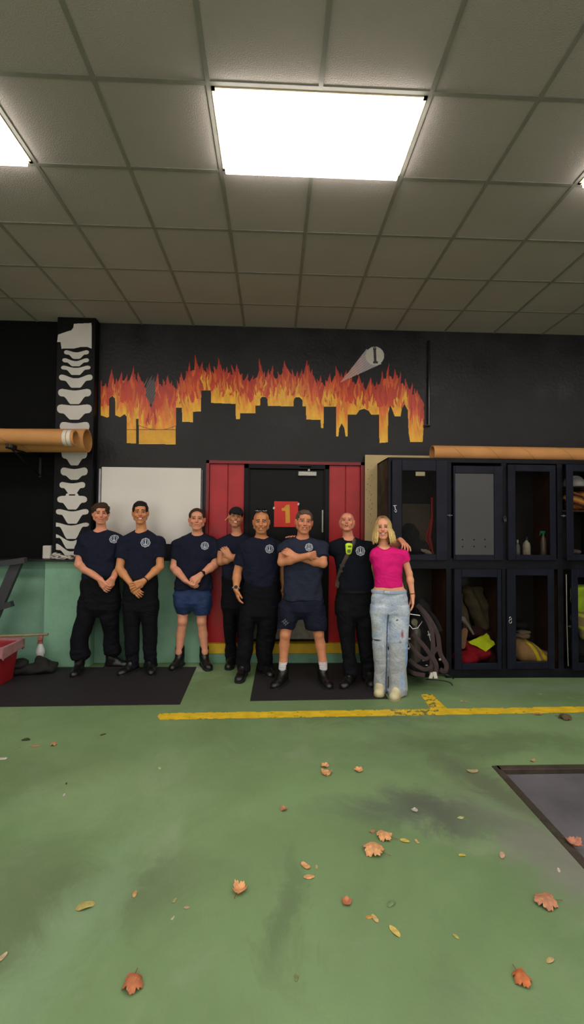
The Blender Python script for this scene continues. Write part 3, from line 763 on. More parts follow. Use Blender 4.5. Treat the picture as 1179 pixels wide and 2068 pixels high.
b.build('ring_latch', m_chr, D['3l'][0], smooth=True)
for (px, py, k) in ((1138, 1042, '4u'), (908, 1041, '1u'), (1152, 1265, '4l')):
    b = MB(); c_ = P(px, py, YL-.04); b.tube([c_+np.array([-.03, 0, 0]), c_+np.array([.025, -.004, .0])], .006, 8); b.tube([c_+np.array([.0, -.0, -.012]), c_+np.array([.0, 0, .014])], .008, 8)
    b.build('latch', mat('dark_latch', (86, 84, 88), rough=.4, metal=.8), D[k][0], smooth=True)
# snap hook hanging on the first door
b = MB(); c_ = P(797, 1024, YL-.035)
b.tube([c_+np.array([-.02, 0, .012]), c_+np.array([.02, 0, .016])], .006, 8); b.tube([c_+np.array([0, 0, .012]), c_+np.array([.008, 0, -.03])], .0065, 8)
b.tube([c_+np.array([.010+math.cos(a)*.011, 0, -.042+math.sin(a)*.013]) for a in np.linspace(0, 2*math.pi, 13)], .004, 8, caps=False)
tag(b.build('snap_hook', m_chr, smooth=True), 'silver snap hook hanging on the first upper locker door', 'hook')
b = MB(); b.box(P(839, 961, YL-.028), P(858, 953, YL-.034)); b.build('paper_tag', mat('aged_paper', (150, 138, 104), rough=.7), D['1u'][0])
b = MB(); c0 = P(1140, 1158, YL-.03)
b.tube([P(1143, 1160, YL-.045), P(1144.5, 1262, YL-.045), P(1147, 1345, YL-.045)], .006, 8, nrm=(1, 0, 0))
b.build('metal_edge', m_steel, D['4l'][0], smooth=True)

# ------------------------------------------------------------------ gear inside the lockers
def fab(name, rgb, **k): return mat(name, rgb, rough=.85, var=.14, vscale=14, bump=.3, bscale=60, spec=.2, **k)
m_tan = fab('tan_turnout_cloth', (150, 116, 74)); m_lime = fab('lime_cloth', (206, 224, 38)); m_redbag = fab('red_nylon', (148, 18, 34)); m_blkfab = fab('black_cloth', (26, 25, 27))
def at(x, y, dy=0.0): return P(x, y, YL+dy)
def soft(name, prims, m, label, cat, amp=.008, seed=1, h=.006, f=16, colf=None, **k):
    return tag(blob(name, prims, m, None, h, lump(amp, seed, f), colf), label, cat, **k)
# first upper compartment: red strap, dark bag
b = MB(); b.tube([at(872, 1005, .12), at(872, 1050, .12), at(867, 1085, .12), at(874, 1119, .10)], [.022, .026, .03, .022], 8, flat=.4); b.tube([at(872, 1040, .16), at(860, 1090, .16), at(870, 1108, .14)], [.012, .02, .02], 8, flat=.5)
tag(b.build('hanging_strap', fab('red_webbing', (166, 44, 40)), smooth=True), 'red webbing strap hanging inside the first upper locker', 'strap')
soft('gear_bag', [Ell(at(826, 1085, .22), (.10, .13, .16)), Ell(at(846, 1105, .2), (.10, .12, .08)), Half((0, 0, -1), -(zMb+.0))], m_blkfab, 'black gear bag slumped inside the first upper locker', 'bag', .012, 3)
soft('crumpled_cloth', [Cap(at(851, 1110, .08), at(868, 1117, .08), .022, .02), Half((0, 0, -1), -(zMb+.0))], fab('pale_cloth', (140, 124, 104)), 'small pale crumpled cloth at the foot of the red strap', 'cloth', .008, 4, .005, 40)
# second lower
soft('red_bag', [Ell(at(940, 1328, .14), (.13, .13, .08), k=.03), Ell(at(962, 1318, .16), (.14, .12, .08), k=.03), Ell(at(948, 1305, .2), (.09, .09, .07), k=.03), Half((0, 0, -1), -zP)], m_redbag, 'crumpled red nylon bag on the floor of the second lower locker', 'bag', .012, 5, .006, 18)
def sheet(name, quad, m, label, cat, amp=.012, seed=0, n=26, th=.006, parent=None, **k):
    rs = np.random.RandomState(seed); q = [np.array(v, float) for v in quad]
    u = np.linspace(0, 1, n); uu, vv = np.meshgrid(u, u, indexing='ij')
    Vs = (1-uu)[..., None]*((1-vv)[..., None]*q[0]+vv[..., None]*q[3])+uu[..., None]*((1-vv)[..., None]*q[1]+vv[..., None]*q[2])
    nn = np.cross(q[1]-q[0], q[3]-q[0]); nn /= np.linalg.norm(nn)
    dsp = amp*(np.sin(9*uu+4*vv+rs.rand()*6)+.7*np.sin(5*vv-13*uu+rs.rand()*6)+.5*np.sin(17*vv+rs.rand()*6))
    A_ = Vs+nn*dsp[..., None]; B_ = A_+nn*th
    V_ = np.concatenate([A_.reshape(-1, 3), B_.reshape(-1, 3)]); idx = np.arange(n*n).reshape(n, n)
    F = [(idx[i, j], idx[i+1, j], idx[i+1, j+1], idx[i, j+1]) for i in range(n-1) for j in range(n-1)]
    F += [tuple(x+n*n for x in f_)[::-1] for f_ in F]
    ring = [idx[i, 0] for i in range(n)]+[idx[n-1, j] for j in range(1, n)]+[idx[i, n-1] for i in range(n-2, -1, -1)]+[idx[0, j] for j in range(n-2, 0, -1)]
    for i in range(len(ring)): a_, c_ = ring[i], ring[(i+1) % len(ring)]; F.append((c_, a_, a_+n*n, c_+n*n))
    o_ = mesh(name, V_, F, m, parent, True)
    if label: tag(o_, label, cat, **k)
    return o_
sheet('lime_vest', [at(945, 1297, .10), at(981, 1316, .05), at(999, 1302, .10), at(982, 1279, .2)], m_lime, 'bright lime safety vest draped over the red bag in the locker', 'vest', .006, 2)
def stripes(base, stripe, fn):
    cb, cs_ = np.array(lin(base)), np.array(lin(stripe))
    return lambda V: np.where(fn(V)[:, None], cs_, cb)
m_attr = fab('striped_turnout_cloth', (0, 0, 0), attr=True)
zl = Z(1242, 935, YL+.3)
o = blob('turnout_trousers', [Cap(at(926, 1205, .32), at(940, 1262, .3), .05, .06, k=.03), Cap(at(944, 1196, .38), at(972, 1262, .36), .07, .07, k=.03), Cap(at(965, 1196, .4), at(985, 1250, .4), .05, .06, k=.03), Cap(at(945, 1192, .4), at(972, 1190, .4), .03, .03, k=.03)], m_attr, None, .007, lump(.012, 8, 14),
         stripes((86, 74, 54), (196, 200, 50), lambda V: ((np.abs(V[:, 2]-zl) < .035) | (np.abs(V[:, 2]-zl-.13) < .03)) & (V[:, 0] < at(950, 1200)[0])))
tag(o, 'tan turnout trousers with lime cuffs hanging in the second lower locker', 'trousers')
soft('work_glove', [Cap(at(944, 1262, .16), at(955, 1280, .14), .016, .014), Cap(at(944, 1262, .16), at(934, 1250, .2), .02, .03)], fab('grey_glove', (132, 124, 112)), 'grey work glove above the lime vest in the locker', 'glove', .004, 3, .005, 50)
soft('cardboard_piece', [Cap(at(938, 1275, .16), at(934, 1305, .12), .035, .035, sq=(0, 1, 0), f=.4)], fab('brown_leather', (148, 112, 80)), 'brown leather flap leaning beside the red bag', 'flap', .003, 3, .005, 20)
soft('dark_hood', [Ell(at(958, 1277, .26), (.11, .1, .07)), Ell(at(985, 1290, .3), (.08, .1, .09)), Ell(at(985, 1325, .22), (.09, .1, .09)), Half((0, 0, -1), -zP)], fab('maroon_cloth', (52, 24, 26)), 'dark maroon hood bundled behind the red bag', 'hood', .012, 9)
# third upper: bottles
def bottle(px, ytop, ybot, r, rgb, caprgb, label, name='bottle', trig=False, dy=.08, metal=0):
    c = P(px, ybot, YL+dy); c[2] = zMb; hgt = P(px, ytop, YL+dy)[2]-c[2]
    t = empty(name, c, label, 'bottle', 'bottles in the third upper locker'); b_ = MB()
    b_.lathe(c, [(r*.9, 0), (r, .006), (r, hgt*.62), (r*.85, hgt*.72), (r*.35, hgt*.82), (r*.35, hgt*.86)], 20); b_.build('bottle_body', mat('bottle_%d' % rgb[0], rgb, rough=.25, metal=metal, var=.3, vscale=40, spec=.6), t, True)
    b_ = MB()
    if trig:
        q = c+np.array([0, 0, hgt*.9]); b_.box(q+np.array([-.035, -.012, 0]), q+np.array([.02, .012, .03]), .005); b_.tube([q+np.array([-.03, 0, .015]), q+np.array([-.04, 0, -.02])], .005, 6); b_.lathe(c+np.array([0, 0, hgt*.84]), [(r*.4, 0), (r*.4, hgt*.08)], 12)
    else: b_.lathe(c+np.array([0, 0, hgt*.85]), [(r*.42, 0), (r*.42, hgt*.13), (r*.3, hgt*.15)], 14)
    b_.build('bottle_cap', mat('cap_%d' % caprgb[0], caprgb, rough=.4), t, True); return t
bottle(1045, 1090, 1120, .026, (98, 96, 92), (176, 172, 160), 'grey bottle with pale top, leftmost in the third upper locker')
bottle(1063, 1084, 1120, .040, (152, 142, 118), (40, 38, 38), 'fat pale labelled bottle in the middle of the third upper locker')
bottle(1097, 1072, 1120, .030, (88, 74, 64), (30, 112, 66), 'spray bottle with green trigger, rightmost in the third upper locker', trig=True)
# third lower: folded coat
st0, st1 = at(1076, 1310, .1), at(1090, 1310, .1)
def coatcol(V):
    px = (V[:, 0]-at(1040, 1300, .1)[0])+.42*(V[:, 2]-at(1076, 1338, .1)[2])
    m_ = (np.abs(px-.245) < .022) | (np.abs(px-.325) < .022)
    return np.where(m_[:, None], np.array(lin((214, 190, 44))), np.array(lin((156, 120, 78))))
o = blob('turnout_coat', [Ell(at(1062, 1316, .16), (.17, .15, .12), k=.04), Ell(at(1090, 1325, .14), (.13, .13, .07), k=.04), Ell(at(1046, 1300, .2), (.10, .12, .10), k=.04), Half((0, 0, -1), -zP-.03)], m_attr, None, .006, lump(.008, 12, 14), coatcol)
tag(o, 'folded tan turnout coat with two yellow stripes in the third lower locker', 'coat')
soft('dark_cloth', [Ell(at(1066, 1338, .16), (.2, .16, .03)), Ell(at(1048, 1262, .33), (.10, .08, .05)), Cap(at(1048, 1262, .33), at(1050, 1320, .33), .05, .05), Half((0, 0, -1), -zP)], m_blkfab, 'black cloth bundle under and behind the folded tan coat', 'cloth', .008, 3)
soft('grey_hood', [Ell(at(1052, 1283, .15), (.09, .08, .03), k=.01), Ell(at(1056, 1276, .17), (.08, .07, .02), k=.01)], fab('taupe_cloth', (118, 100, 82)), 'folded taupe hood on top of the tan turnout coat', 'hood', .006, 6, .005, 26)
# fourth upper: helmet, orange coat
hm = empty('helmet', at(1160, 985, .2), 'pale grey helmet on the orange gear in the fourth upper locker', 'helmet')
blob('helmet_shell', [Ell(at(1158, 978, .2), (.10, .13, .10)), Half((0, 0, -1), -at(1158, 984, .2)[2])], mat('helmet_white', (168, 166, 162), rough=.4, var=.1), hm, .006)
b = MB(); b.lathe(at(1158, 985, .2), [(.10, 0), (.125, .004), (.105, .012)], 28); b.build('helmet_brim', mat('helmet_brim', (40, 40, 42), rough=.5), hm, True)
def ocol(V):
    s = np.sin(V[:, 2]*60+V[:, 0]*22); cc = np.where((s > .55)[:, None], np.array(lin((190, 150, 60))), np.array(lin((160, 84, 44))))
    return np.where((s < -.6)[:, None], np.array(lin((60, 40, 36))), cc)
o = blob('orange_coat', [Ell(at(1156, 1012, .22), (.1, .12, .1), k=.03), Ell(at(1185, 1004, .24), (.13, .13, .12), k=.03), Ell(at(1170, 1022, .2), (.14, .12, .05), k=.03)], m_attr, None, .006, lump(.014, 22, 18), ocol)
tag(o, 'bundled orange and yellow coat under the helmet in the fourth upper locker', 'coat')
b = MB(); b.box((xc[3]+.012, YL+.06, at(1160, 1031, .2)[2]-.02), (xc[4]-.03, YB-.02, at(1160, 1031, .2)[2]), .002); b.build('shelf', m_wood, bank)
soft('rag', [Ell(at(1160, 1115, .12), (.05, .06, .03)), Half((0, 0, -1), -zMb)], fab('grey_rag', (96, 84, 80)), 'grey rag on the floor of the fourth upper locker', 'rag', .01, 2, .006, 26)
# fourth lower: lime jacket, tan jacket
def jcol(V):
    z1 = at(1170, 1232, .2)[2]; s = np.sin(V[:, 2]*46+V[:, 0]*12)
    lime = V[:, 2] > z1
    return np.where(lime[:, None], np.array(lin((176, 206, 44))), np.where((s > .7)[:, None], np.array(lin((200, 196, 60))), np.array(lin((150, 134, 88)))))
o = blob('turnout_jacket', [Cap(at(1166, 1192, .2), at(1205, 1196, .2), .07, .07, k=.05), Ell(at(1184, 1215, .2), (.17, .12, .12), k=.05), Ell(at(1184, 1250, .2), (.16, .12, .14), k=.05), Cap(at(1168, 1215, .15), at(1178, 1285, .15), .06, .05, k=.03)], m_attr, None, .006, lump(.014, 31, 16), jcol)
tag(o, 'lime and tan turnout jacket hanging in the fourth lower locker', 'jacket')
soft('black_boot_bag', [Ell(at(1172, 1318, .2), (.13, .14, .16), k=.03), Half((0, 0, -1), -zP)], m_blkfab, 'black bag with a pale buckle under the lime jacket', 'bag', .012, 13)

# ------------------------------------------------------------------ cardboard tubes
m_card = mat('brown_cardboard', (190, 134, 80), rough=.7, var=.12, vscale=3, bump=.1, spec=.3)
m_cardin = mat('cardboard_inside', (150, 128, 100), rough=.8, var=.2)
def cardtube(c0, c1, r, label, tape=None, seams=()):
    c0, c1 = np.array(c0, float), np.array(c1, float); L_ = np.linalg.norm(c1-c0); ax = (c1-c0)/L_
    t = empty('cardboard_tube', c0, label, 'tube', 'brown cardboard tubes'); n = 40
    ref = np.array([0, 0, 1.]); a_ = ref-ax*(ref@ax); a_ /= np.linalg.norm(a_); b2 = np.cross(ax, a_)
    V = []; F = []
    prof = [(r, 0), (r, L_), (r-.012, L_), (r-.012, 0)]
    V = [c0+ax*h_+rr*(a_*math.cos(2*math.pi*k/n)+b2*math.sin(2*math.pi*k/n)) for rr, h_ in prof for k in range(n)]
    F = [(i*n+k, i*n+(k+1) % n, ((i+1) % 4)*n+(k+1) % n, ((i+1) % 4)*n+k) for i in range(4) for k in range(n)]
    o_ = MB().add(V, F).build('tube_wall', m_card, t, True)
    def band(h0, h1, rr, m, nm, a0=0, a1=2*math.pi, sp=0.0):
        q = 30; V = []; F = []
        for i in range(q+1):
            th = a0+(a1-a0)*i/q; dr = a_*math.cos(th)+b2*math.sin(th); s_ = sp*i/q
            V += [c0+ax*(h0+s_)+dr*(r+.0005), c0+ax*(h1+s_)+dr*(r+.0005), c0+ax*(h1+s_)+dr*(r+rr), c0+ax*(h0+s_)+dr*(r+rr)]
        for i in range(q):
            for j in range(4): F.append((4*i+j, 4*i+(j+1) % 4, 4*i+4+(j+1) % 4, 4*i+4+j))
        F += [(0, 1, 2, 3), (4*q+3, 4*q+2, 4*q+1, 4*q)]
        return MB().add(V, F).build(nm, m, t)
    msm = mat('dark_seam', (120, 82, 48), rough=.8); 
    for s0 in seams: band(s0, s0+.005, .001, msm, 'seam', 0.2, 5.8, .5)
    if tape:
        for tp in tape: band(tp[0], tp[1], .002, mat('white_tape', (205, 200, 190), rough=.6), 'tape', tp[2], tp[3])
    return t, o_
p = P(874, 911, 4.95); q_ = P(1179, 910, 4.95); dq = (q_-p)
rr_ = .083
c0 = np.array([p[0], 4.98, zT+rr_+.001])
cardtube(c0, c0+np.array([2.7, .02, 0]), rr_, 'long brown cardboard tube lying on top of the lockers at the right', None, (.15, .55, .95, 1.4))
cR = P(177, 890, 5.04); cL = P(-200, 893, 5.04)
cardtube(cR, np.array([-3.6, 5.04, cR[2]-.02]), .128, 'fat brown cardboard tube at the left, the rear one of two', None, (.3, .9))
cR2 = P(153, 885, 4.825); 
cardtube(cR2, np.array([-3.6, 4.81, cR2[2]+.01]), .082, 'thinner brown cardboard tube with taped end, in front of the fat one', [(.03, .065, 0, 6.28), (.075, .11, 0, 6.28)], (.35, 1.0, 1.5))
m_br = mat('black_bracket', (18, 18, 19), rough=.5)
for bx, nm in ((-2.74, 0), (-3.5, 0)):
    t = empty('wall_bracket', (bx, YC if bx > xa else YW, cR[2]-.15), 'black metal bracket carrying the cardboard tubes %s' % ('nearest the spine column' if bx > -3 else 'beyond the left edge'), 'bracket', 'tube brackets')
    yb = YC if bx > xa and bx < xb else YW; zb = cR[2]-.131
    b = MB(); b.box((bx-.015, 4.70, zb-.02), (bx+.015, yb, zb-.004), .003); b.build('arm', m_br, t)
    b = MB(); b.box((bx-.015, yb-.015, zb-.25), (bx+.015, yb, zb), .003); b.build('wall_plate', m_br, t)
    b = MB(); b.tube([(bx, 4.8, zb-.02), (bx, yb-.01, zb-.23)], .008, 8); b.build('brace', m_br, t)
    MB().box((bx-.012, 4.70, zb-.02), (bx+.012, 4.715, zb+.03), .002).build('stop', m_br, t); MB().box((bx-.012, 4.78, zb-.004), (bx+.012, 4.87, cR2[2]-.083), .002).build('riser', m_br, t)

# ------------------------------------------------------------------ left corner
# ledge items
b = MB(); p0 = P(86, 1124, YC-.0); p1 = P(103, 1102, YC)
zle = zd+.022
t = tag(MB().box((p0[0], YC-.01, zle), (p1[0], YC+.07, p1[2]), .008).build('white_box', mat('dingy_white_plastic', (190, 184, 174), rough=.5)), 'small off-white box on the black ledge at the foot of the spine mural', 'box')
def traycol(V):
    s = np.sin(V[:, 0]*90+3*np.sin(V[:, 2]*120))+np.sin(V[:, 2]*150+V[:, 0]*40)
    return np.where((s > .5)[:, None], np.array(lin((70, 66, 62))), np.array(lin((176, 168, 158))))
q0 = P(106, 1125, YC-.02); q1 = P(149, 1112, YC-.02)
o = blob('crumpled_paper', [Cap((q0[0]+.02, YC-.05, zle+.018), (q1[0]-.0, YC-.05, zle+.018), .03, .03, sq=(0, 0, 1), f=.8), Ell((q0[0]+.06, YC-.05, zle+.04), (.07, .03, .035)), Half((0, 0, -1), -zle)], mat('smudged_paper', attr=True, rough=.7), None, .005, lump(.006, 3, 40), traycol)
tag(o, 'crumpled black and white papers on the ledge beside the white box', 'paper')
# weight bench frame at the left edge
m_bench = mat('dark_grey_steel_tube', (50, 50, 54), rough=.45, var=.12, vscale=12, spec=.5)
YQ = 5.02
br = empty('bench_frame', np.array([P(5, 1300, YQ)[0], YQ, 0]), 'dark grey steel frame of gym equipment at the left edge', 'frame')
def beam(a, b_, w, d, name, up=(0, 0, 1)):
    a, b_ = np.array(a, float), np.array(b_, float); u = b_-a; Lh = np.linalg.norm(u)/2; u = u/np.linalg.norm(u)
    n_ = np.array([0, 1., 0]); n_ = n_-u*(n_@u); n_ /= np.linalg.norm(n_); s_ = np.cross(u, n_)
    return MB().obox((a+b_)/2, u*Lh, n_*d/2, s_*w/2).build(name, m_bench, br)
beam(P(-60, 1148, YQ-.02), P(52, 1131, YQ-.02), .062, .06, 'top_rail'); beam(P(-60, 1245, YQ-.02), P(25, 1219, YQ-.02), .062, .06, 'lower_rail')
foot = P(-62, 1450, YQ); foot[2] = .012
beam(P(36, 1134, YQ+.03), foot, .105, .05, 'post')
# red bin
bc = G(-14, 1398); zr = .0
bn = empty('trash_bin', (bc[0], bc[1]+.05, .012), 'red plastic trash bin with a clear liner at the left edge', 'bin')
rt = P(36, 1296, 4.78); rbx = G(10, 1400)
cx, cy = rt[0]-.235, 4.72; ztop = rt[2]
def ringrect(hx_, hy_, z, r_, n=6):
    out = []
    for sx, sy, a0 in ((1, 1, 0), (-1, 1, 90), (-1, -1, 180), (1, -1, 270)):
        for k in range(n+1):
            a_ = math.radians(a0+90*k/n); out.append((cx+sx*(hx_-r_)+r_*math.cos(a_), cy+sy*(hy_-r_)+r_*math.sin(a_), z))
    return out
def loop(rings, name, m, par, close=True, smooth=True):
    n = len(rings[0]); V = [v for r_ in rings for v in r_]; F = [(i*n+k, i*n+(k+1) % n, (i+1)*n+(k+1) % n, (i+1)*n+k) for i in range(len(rings)-1) for k in range(n)]
    if close: F += [tuple(range(n))[::-1], tuple(range((len(rings)-1)*n, len(rings)*n))]
    return MB().add(V, F).build(name, m, par, smooth)
loop([ringrect(.16, .15, .006, .04), ringrect(.20, .19, ztop-.03, .05), ringrect(.232, .215, ztop-.03, .05), ringrect(.235, .22, ztop, .05), ringrect(.215, .2, ztop, .05), ringrect(.19, .18, ztop-.04, .05), ringrect(.15, .14, .03, .04)], 'bin_body', mat('red_bin_plastic', (158, 32, 40), rough=.4, var=.1, spec=.5), bn)
lr = [ringrect(.236, .222, ztop-.07, .05), ringrect(.24, .226, ztop+.003, .05), ringrect(.21, .195, ztop+.004, .05), ringrect(.185, .17, ztop-.12, .05)]
rs = np.random.RandomState(2); lr[0] = [(x, y, z-.05*abs(math.sin(k*.9))-.02*rs.rand()) for k, (x, y, z) in enumerate(lr[0])]
loop(lr, 'bin_liner', mat('pinkish_liner', (176, 122, 124), rough=.35, var=.2, vscale=20, bump=.5, bscale=30), bn, close=False)
b = MB(); c_ = np.array([cx+.19, cy-.13, .30]); b.tube([(cx+.12, cy-.19, .34), (cx+.125, cy-.195, .30), (cx+.115, cy-.185, .26)], .006, 6); b.build('scratch_mark', mat('white_tape', (205, 200, 190)), bn, True)
# stick lying across the bin
b = MB(); b.tube([np.array([-3.4, 4.84, ztop+.02]), P(97, 1281, 4.84)], .013, 10)
b.V = b.V
tag(b.build('wooden_stick', mat('weathered_wood', (136, 118, 88), rough=.7, var=.2, vscale=10), smooth=True), 'thin wooden stick lying across the red trash bin', 'stick')
# white spray bottle by the wall
c_ = G(82, 1338, .012); c_[1] = min(c_[1], 5.1); c_ = np.array([P(82, 1300, 5.1)[0], 5.1, .012]); zt_ = P(82, 1284, 5.1)[2]-.012
t = empty('spray_bottle', c_, 'white spray bottle with reddish trigger standing by the green wall', 'bottle')
b = MB(); b.lathe(c_, [(.032, 0), (.036, .01), (.034, zt_*.42), (.046, zt_*.5), (.046, zt_*.56), (.028, zt_*.7), (.016, zt_*.78)], 20); b.build('bottle_body', mat('white_plastic', (200, 200, 198), rough=.35), t, True)
b = MB(); b.lathe(c_+np.array([0, 0, zt_*.77]), [(.02, 0), (.02, zt_*.08)], 14); b.box(c_+np.array([-.03, -.015, zt_*.85]), c_+np.array([.022, .015, zt_]), .008); b.tube([c_+np.array([-.02, 0, zt_*.88]), c_+np.array([-.036, 0, zt_*.76])], .006, 8)
b.build('trigger', mat('faded_red_plastic', (150, 92, 82), rough=.5), t, True)
# black folded jacket on the mat
g0 = G(72, 1362, .006)
soft('black_jacket', [Cap(g0+np.array([-.17, .02, .05]), g0+np.array([.14, .06, .05]), .07, .045, sq=(0, 1, 0), f=1.6, k=.02), Cap(g0+np.array([-.02, .12, .12]), g0+np.array([.15, .10, .07]), .035, .03, sq=(0, 1, 0), f=2, k=.02), Ell(g0+np.array([-.16, 0, .12]), (.08, .12, .04)), Half((0, 0, -1), -.006)],
     fab('worn_black_cloth', (38, 38, 36)), 'folded black jacket on the mat between red bin and spray bottle', 'jacket', .012, 8, .006, 14)

# ------------------------------------------------------------------ breathing apparatus pack beside the woman
YK = 4.60
m_pk = fab('black_pack_cloth', (24, 23, 25)); m_web = fab('brown_black_webbing', (66, 54, 54))
def K(x, y, dy=0.0):
    v = P(x, y, YK+dy); v[2] = max(v[2], .012); return v
pk = empty('breathing_pack', np.array([K(855, 1360)[0], YK, 0]), 'black breathing apparatus pack with loose straps on the floor beside the woman', 'pack')
blob('pack_body', [Cap(K(845, 1245, .08), K(850, 1345, .08), .085, .12, k=.03, sq=(1, 0, 0), f=1.25), Ell(K(848, 1228, .05), (.09, .08, .09), k=.03), Ell(K(842, 1345, .03), (.14, .12, .08), k=.03), Half((0, 0, -1), 0)], m_pk, pk, .006, lump(.012, 17, 22))
b = MB(); c_ = K(838, 1258, -.06); b.lathe(K(838, 1350, .0), [(.01, 0), (.055, .02), (.06, .06), (.06, .36), (.05, .41), (.03, .43), (.02, .46)], 24); b.build('air_cylinder', mat('dark_cylinder', (70, 68, 58), rough=.35, var=.2), pk, True)
b = MB(); b.lathe(K(837, 1257, -.10), [(.0, 0), (.032, .0), (.035, .012), (.035, .03), (.02, .04)], 24, (0, 1, 0)); b.build('gauge', mat('gauge_face', (96, 96, 76), rough=.25), pk, True)
b = MB(); b.tube([K(824, 1246, -.1), K(828, 1240, -.12), K(848, 1243, -.12)], .006, 8); b.tube([K(826, 1262, -.1), K(833, 1270, -.11), K(843, 1268, -.11), K(852, 1255, -.1)], .006, 8); b.build('wire_handle', m_chr, pk, True)
def strap(pts, w_, name='strap', m=None, flat=.22, nrm=(0, 1, 0)):
    # smooth the path
    pp = [np.array(q) for q in pts]; out = []
    for i in range(len(pp)-1):
        p0, p1, p2, p3 = pp[max(i-1, 0)], pp[i], pp[i+1], pp[min(i+2, len(pp)-1)]
        for s_ in np.linspace(0, 1, 6, endpoint=False):
            out.append(.5*((2*p1)+(p2-p0)*s_+(2*p0-5*p1+4*p2-p3)*s_*s_+(3*p1-p0-3*p2+p3)*s_**3))
    out.append(pp[-1])
    b_ = MB(); b_.tube(out, w_, 10, flat=flat, nrm=nrm); return b_.build(name, m or m_web, pk, True)
strap([K(842, 1222, -.02), K(856, 1236, -.08), K(872, 1258, -.12), K(884, 1285, -.12), K(889, 1320, -.13), K(901, 1342, -.14), K(898, 1356, -.14), K(888, 1352, -.12)], .024)
strap([K(850, 1232, -.05), K(868, 1262, -.12), K(874, 1300, -.15), K(872, 1340, -.16), K(870, 1362, -.17)], .024)
strap([K(832, 1280, -.1), K(852, 1300, -.14), K(866, 1318, -.16), K(880, 1340, -.18), K(880, 1362, -.18)], .022)
strap([K(826, 1300, -.1), K(845, 1322, -.16), K(862, 1330, -.16), K(886, 1306, -.12)], .02)
strap([K(826, 1332, -.12), K(842, 1345, -.2), K(862, 1352, -.2), K(880, 1336, -.15)], .02)
strap([K(822, 1352, -.1), K(836, 1360, -.2), K(858, 1364, -.22)], .022)
strap([K(846, 1222, .03), K(862, 1232, .03), K(880, 1252, .02), K(890, 1275, .0)], .02, m=m_pk)
b = MB()
for a_, c_ in ((K(869, 1370, -.19), K(873, 1358, -.19)), (K(880, 1370, -.2), K(877, 1357, -.2))):
    u = (c_-a_); MB().obox((a_+c_)/2, u/2, (0, .004, 0), (.018, 0, 0)).build('strap_tag', mat('white_label', (196, 192, 186), rough=.5), pk)
b = MB()
for (x, y) in ((826, 1290), (866, 1282), (824, 1310), (888, 1332), (855, 1333), (832, 1358), (861, 1345)):
    c_ = K(x, y, -.15); MB().box(c_-np.array([.014, .004, .010]), c_+np.array([.014, .004, .010]), .003).build('buckle', m_chr, pk)
MB().tube([K(864, 1274, -.14), K(869, 1294, -.15)], .006, 8).build('metal_bar', m_chr, pk); MB().tube([K(823, 1293, -.14), K(828, 1308, -.15)], .006, 8).build('metal_bar', m_chr, pk)
strap([K(870, 1368, -.15), K(890, 1362, -.2), K(905, 1364, -.25), K(915, 1370, -.2)], .008, 'hose', mat('black_hose', (20, 20, 20), rough=.4), 1.0)
strap([K(860, 1372, -.2), K(880, 1373, -.26), K(905, 1377, -.3), K(914, 1384, -.3)], .006, 'hose', mat('black_hose', (20, 20, 20)), 1.0)

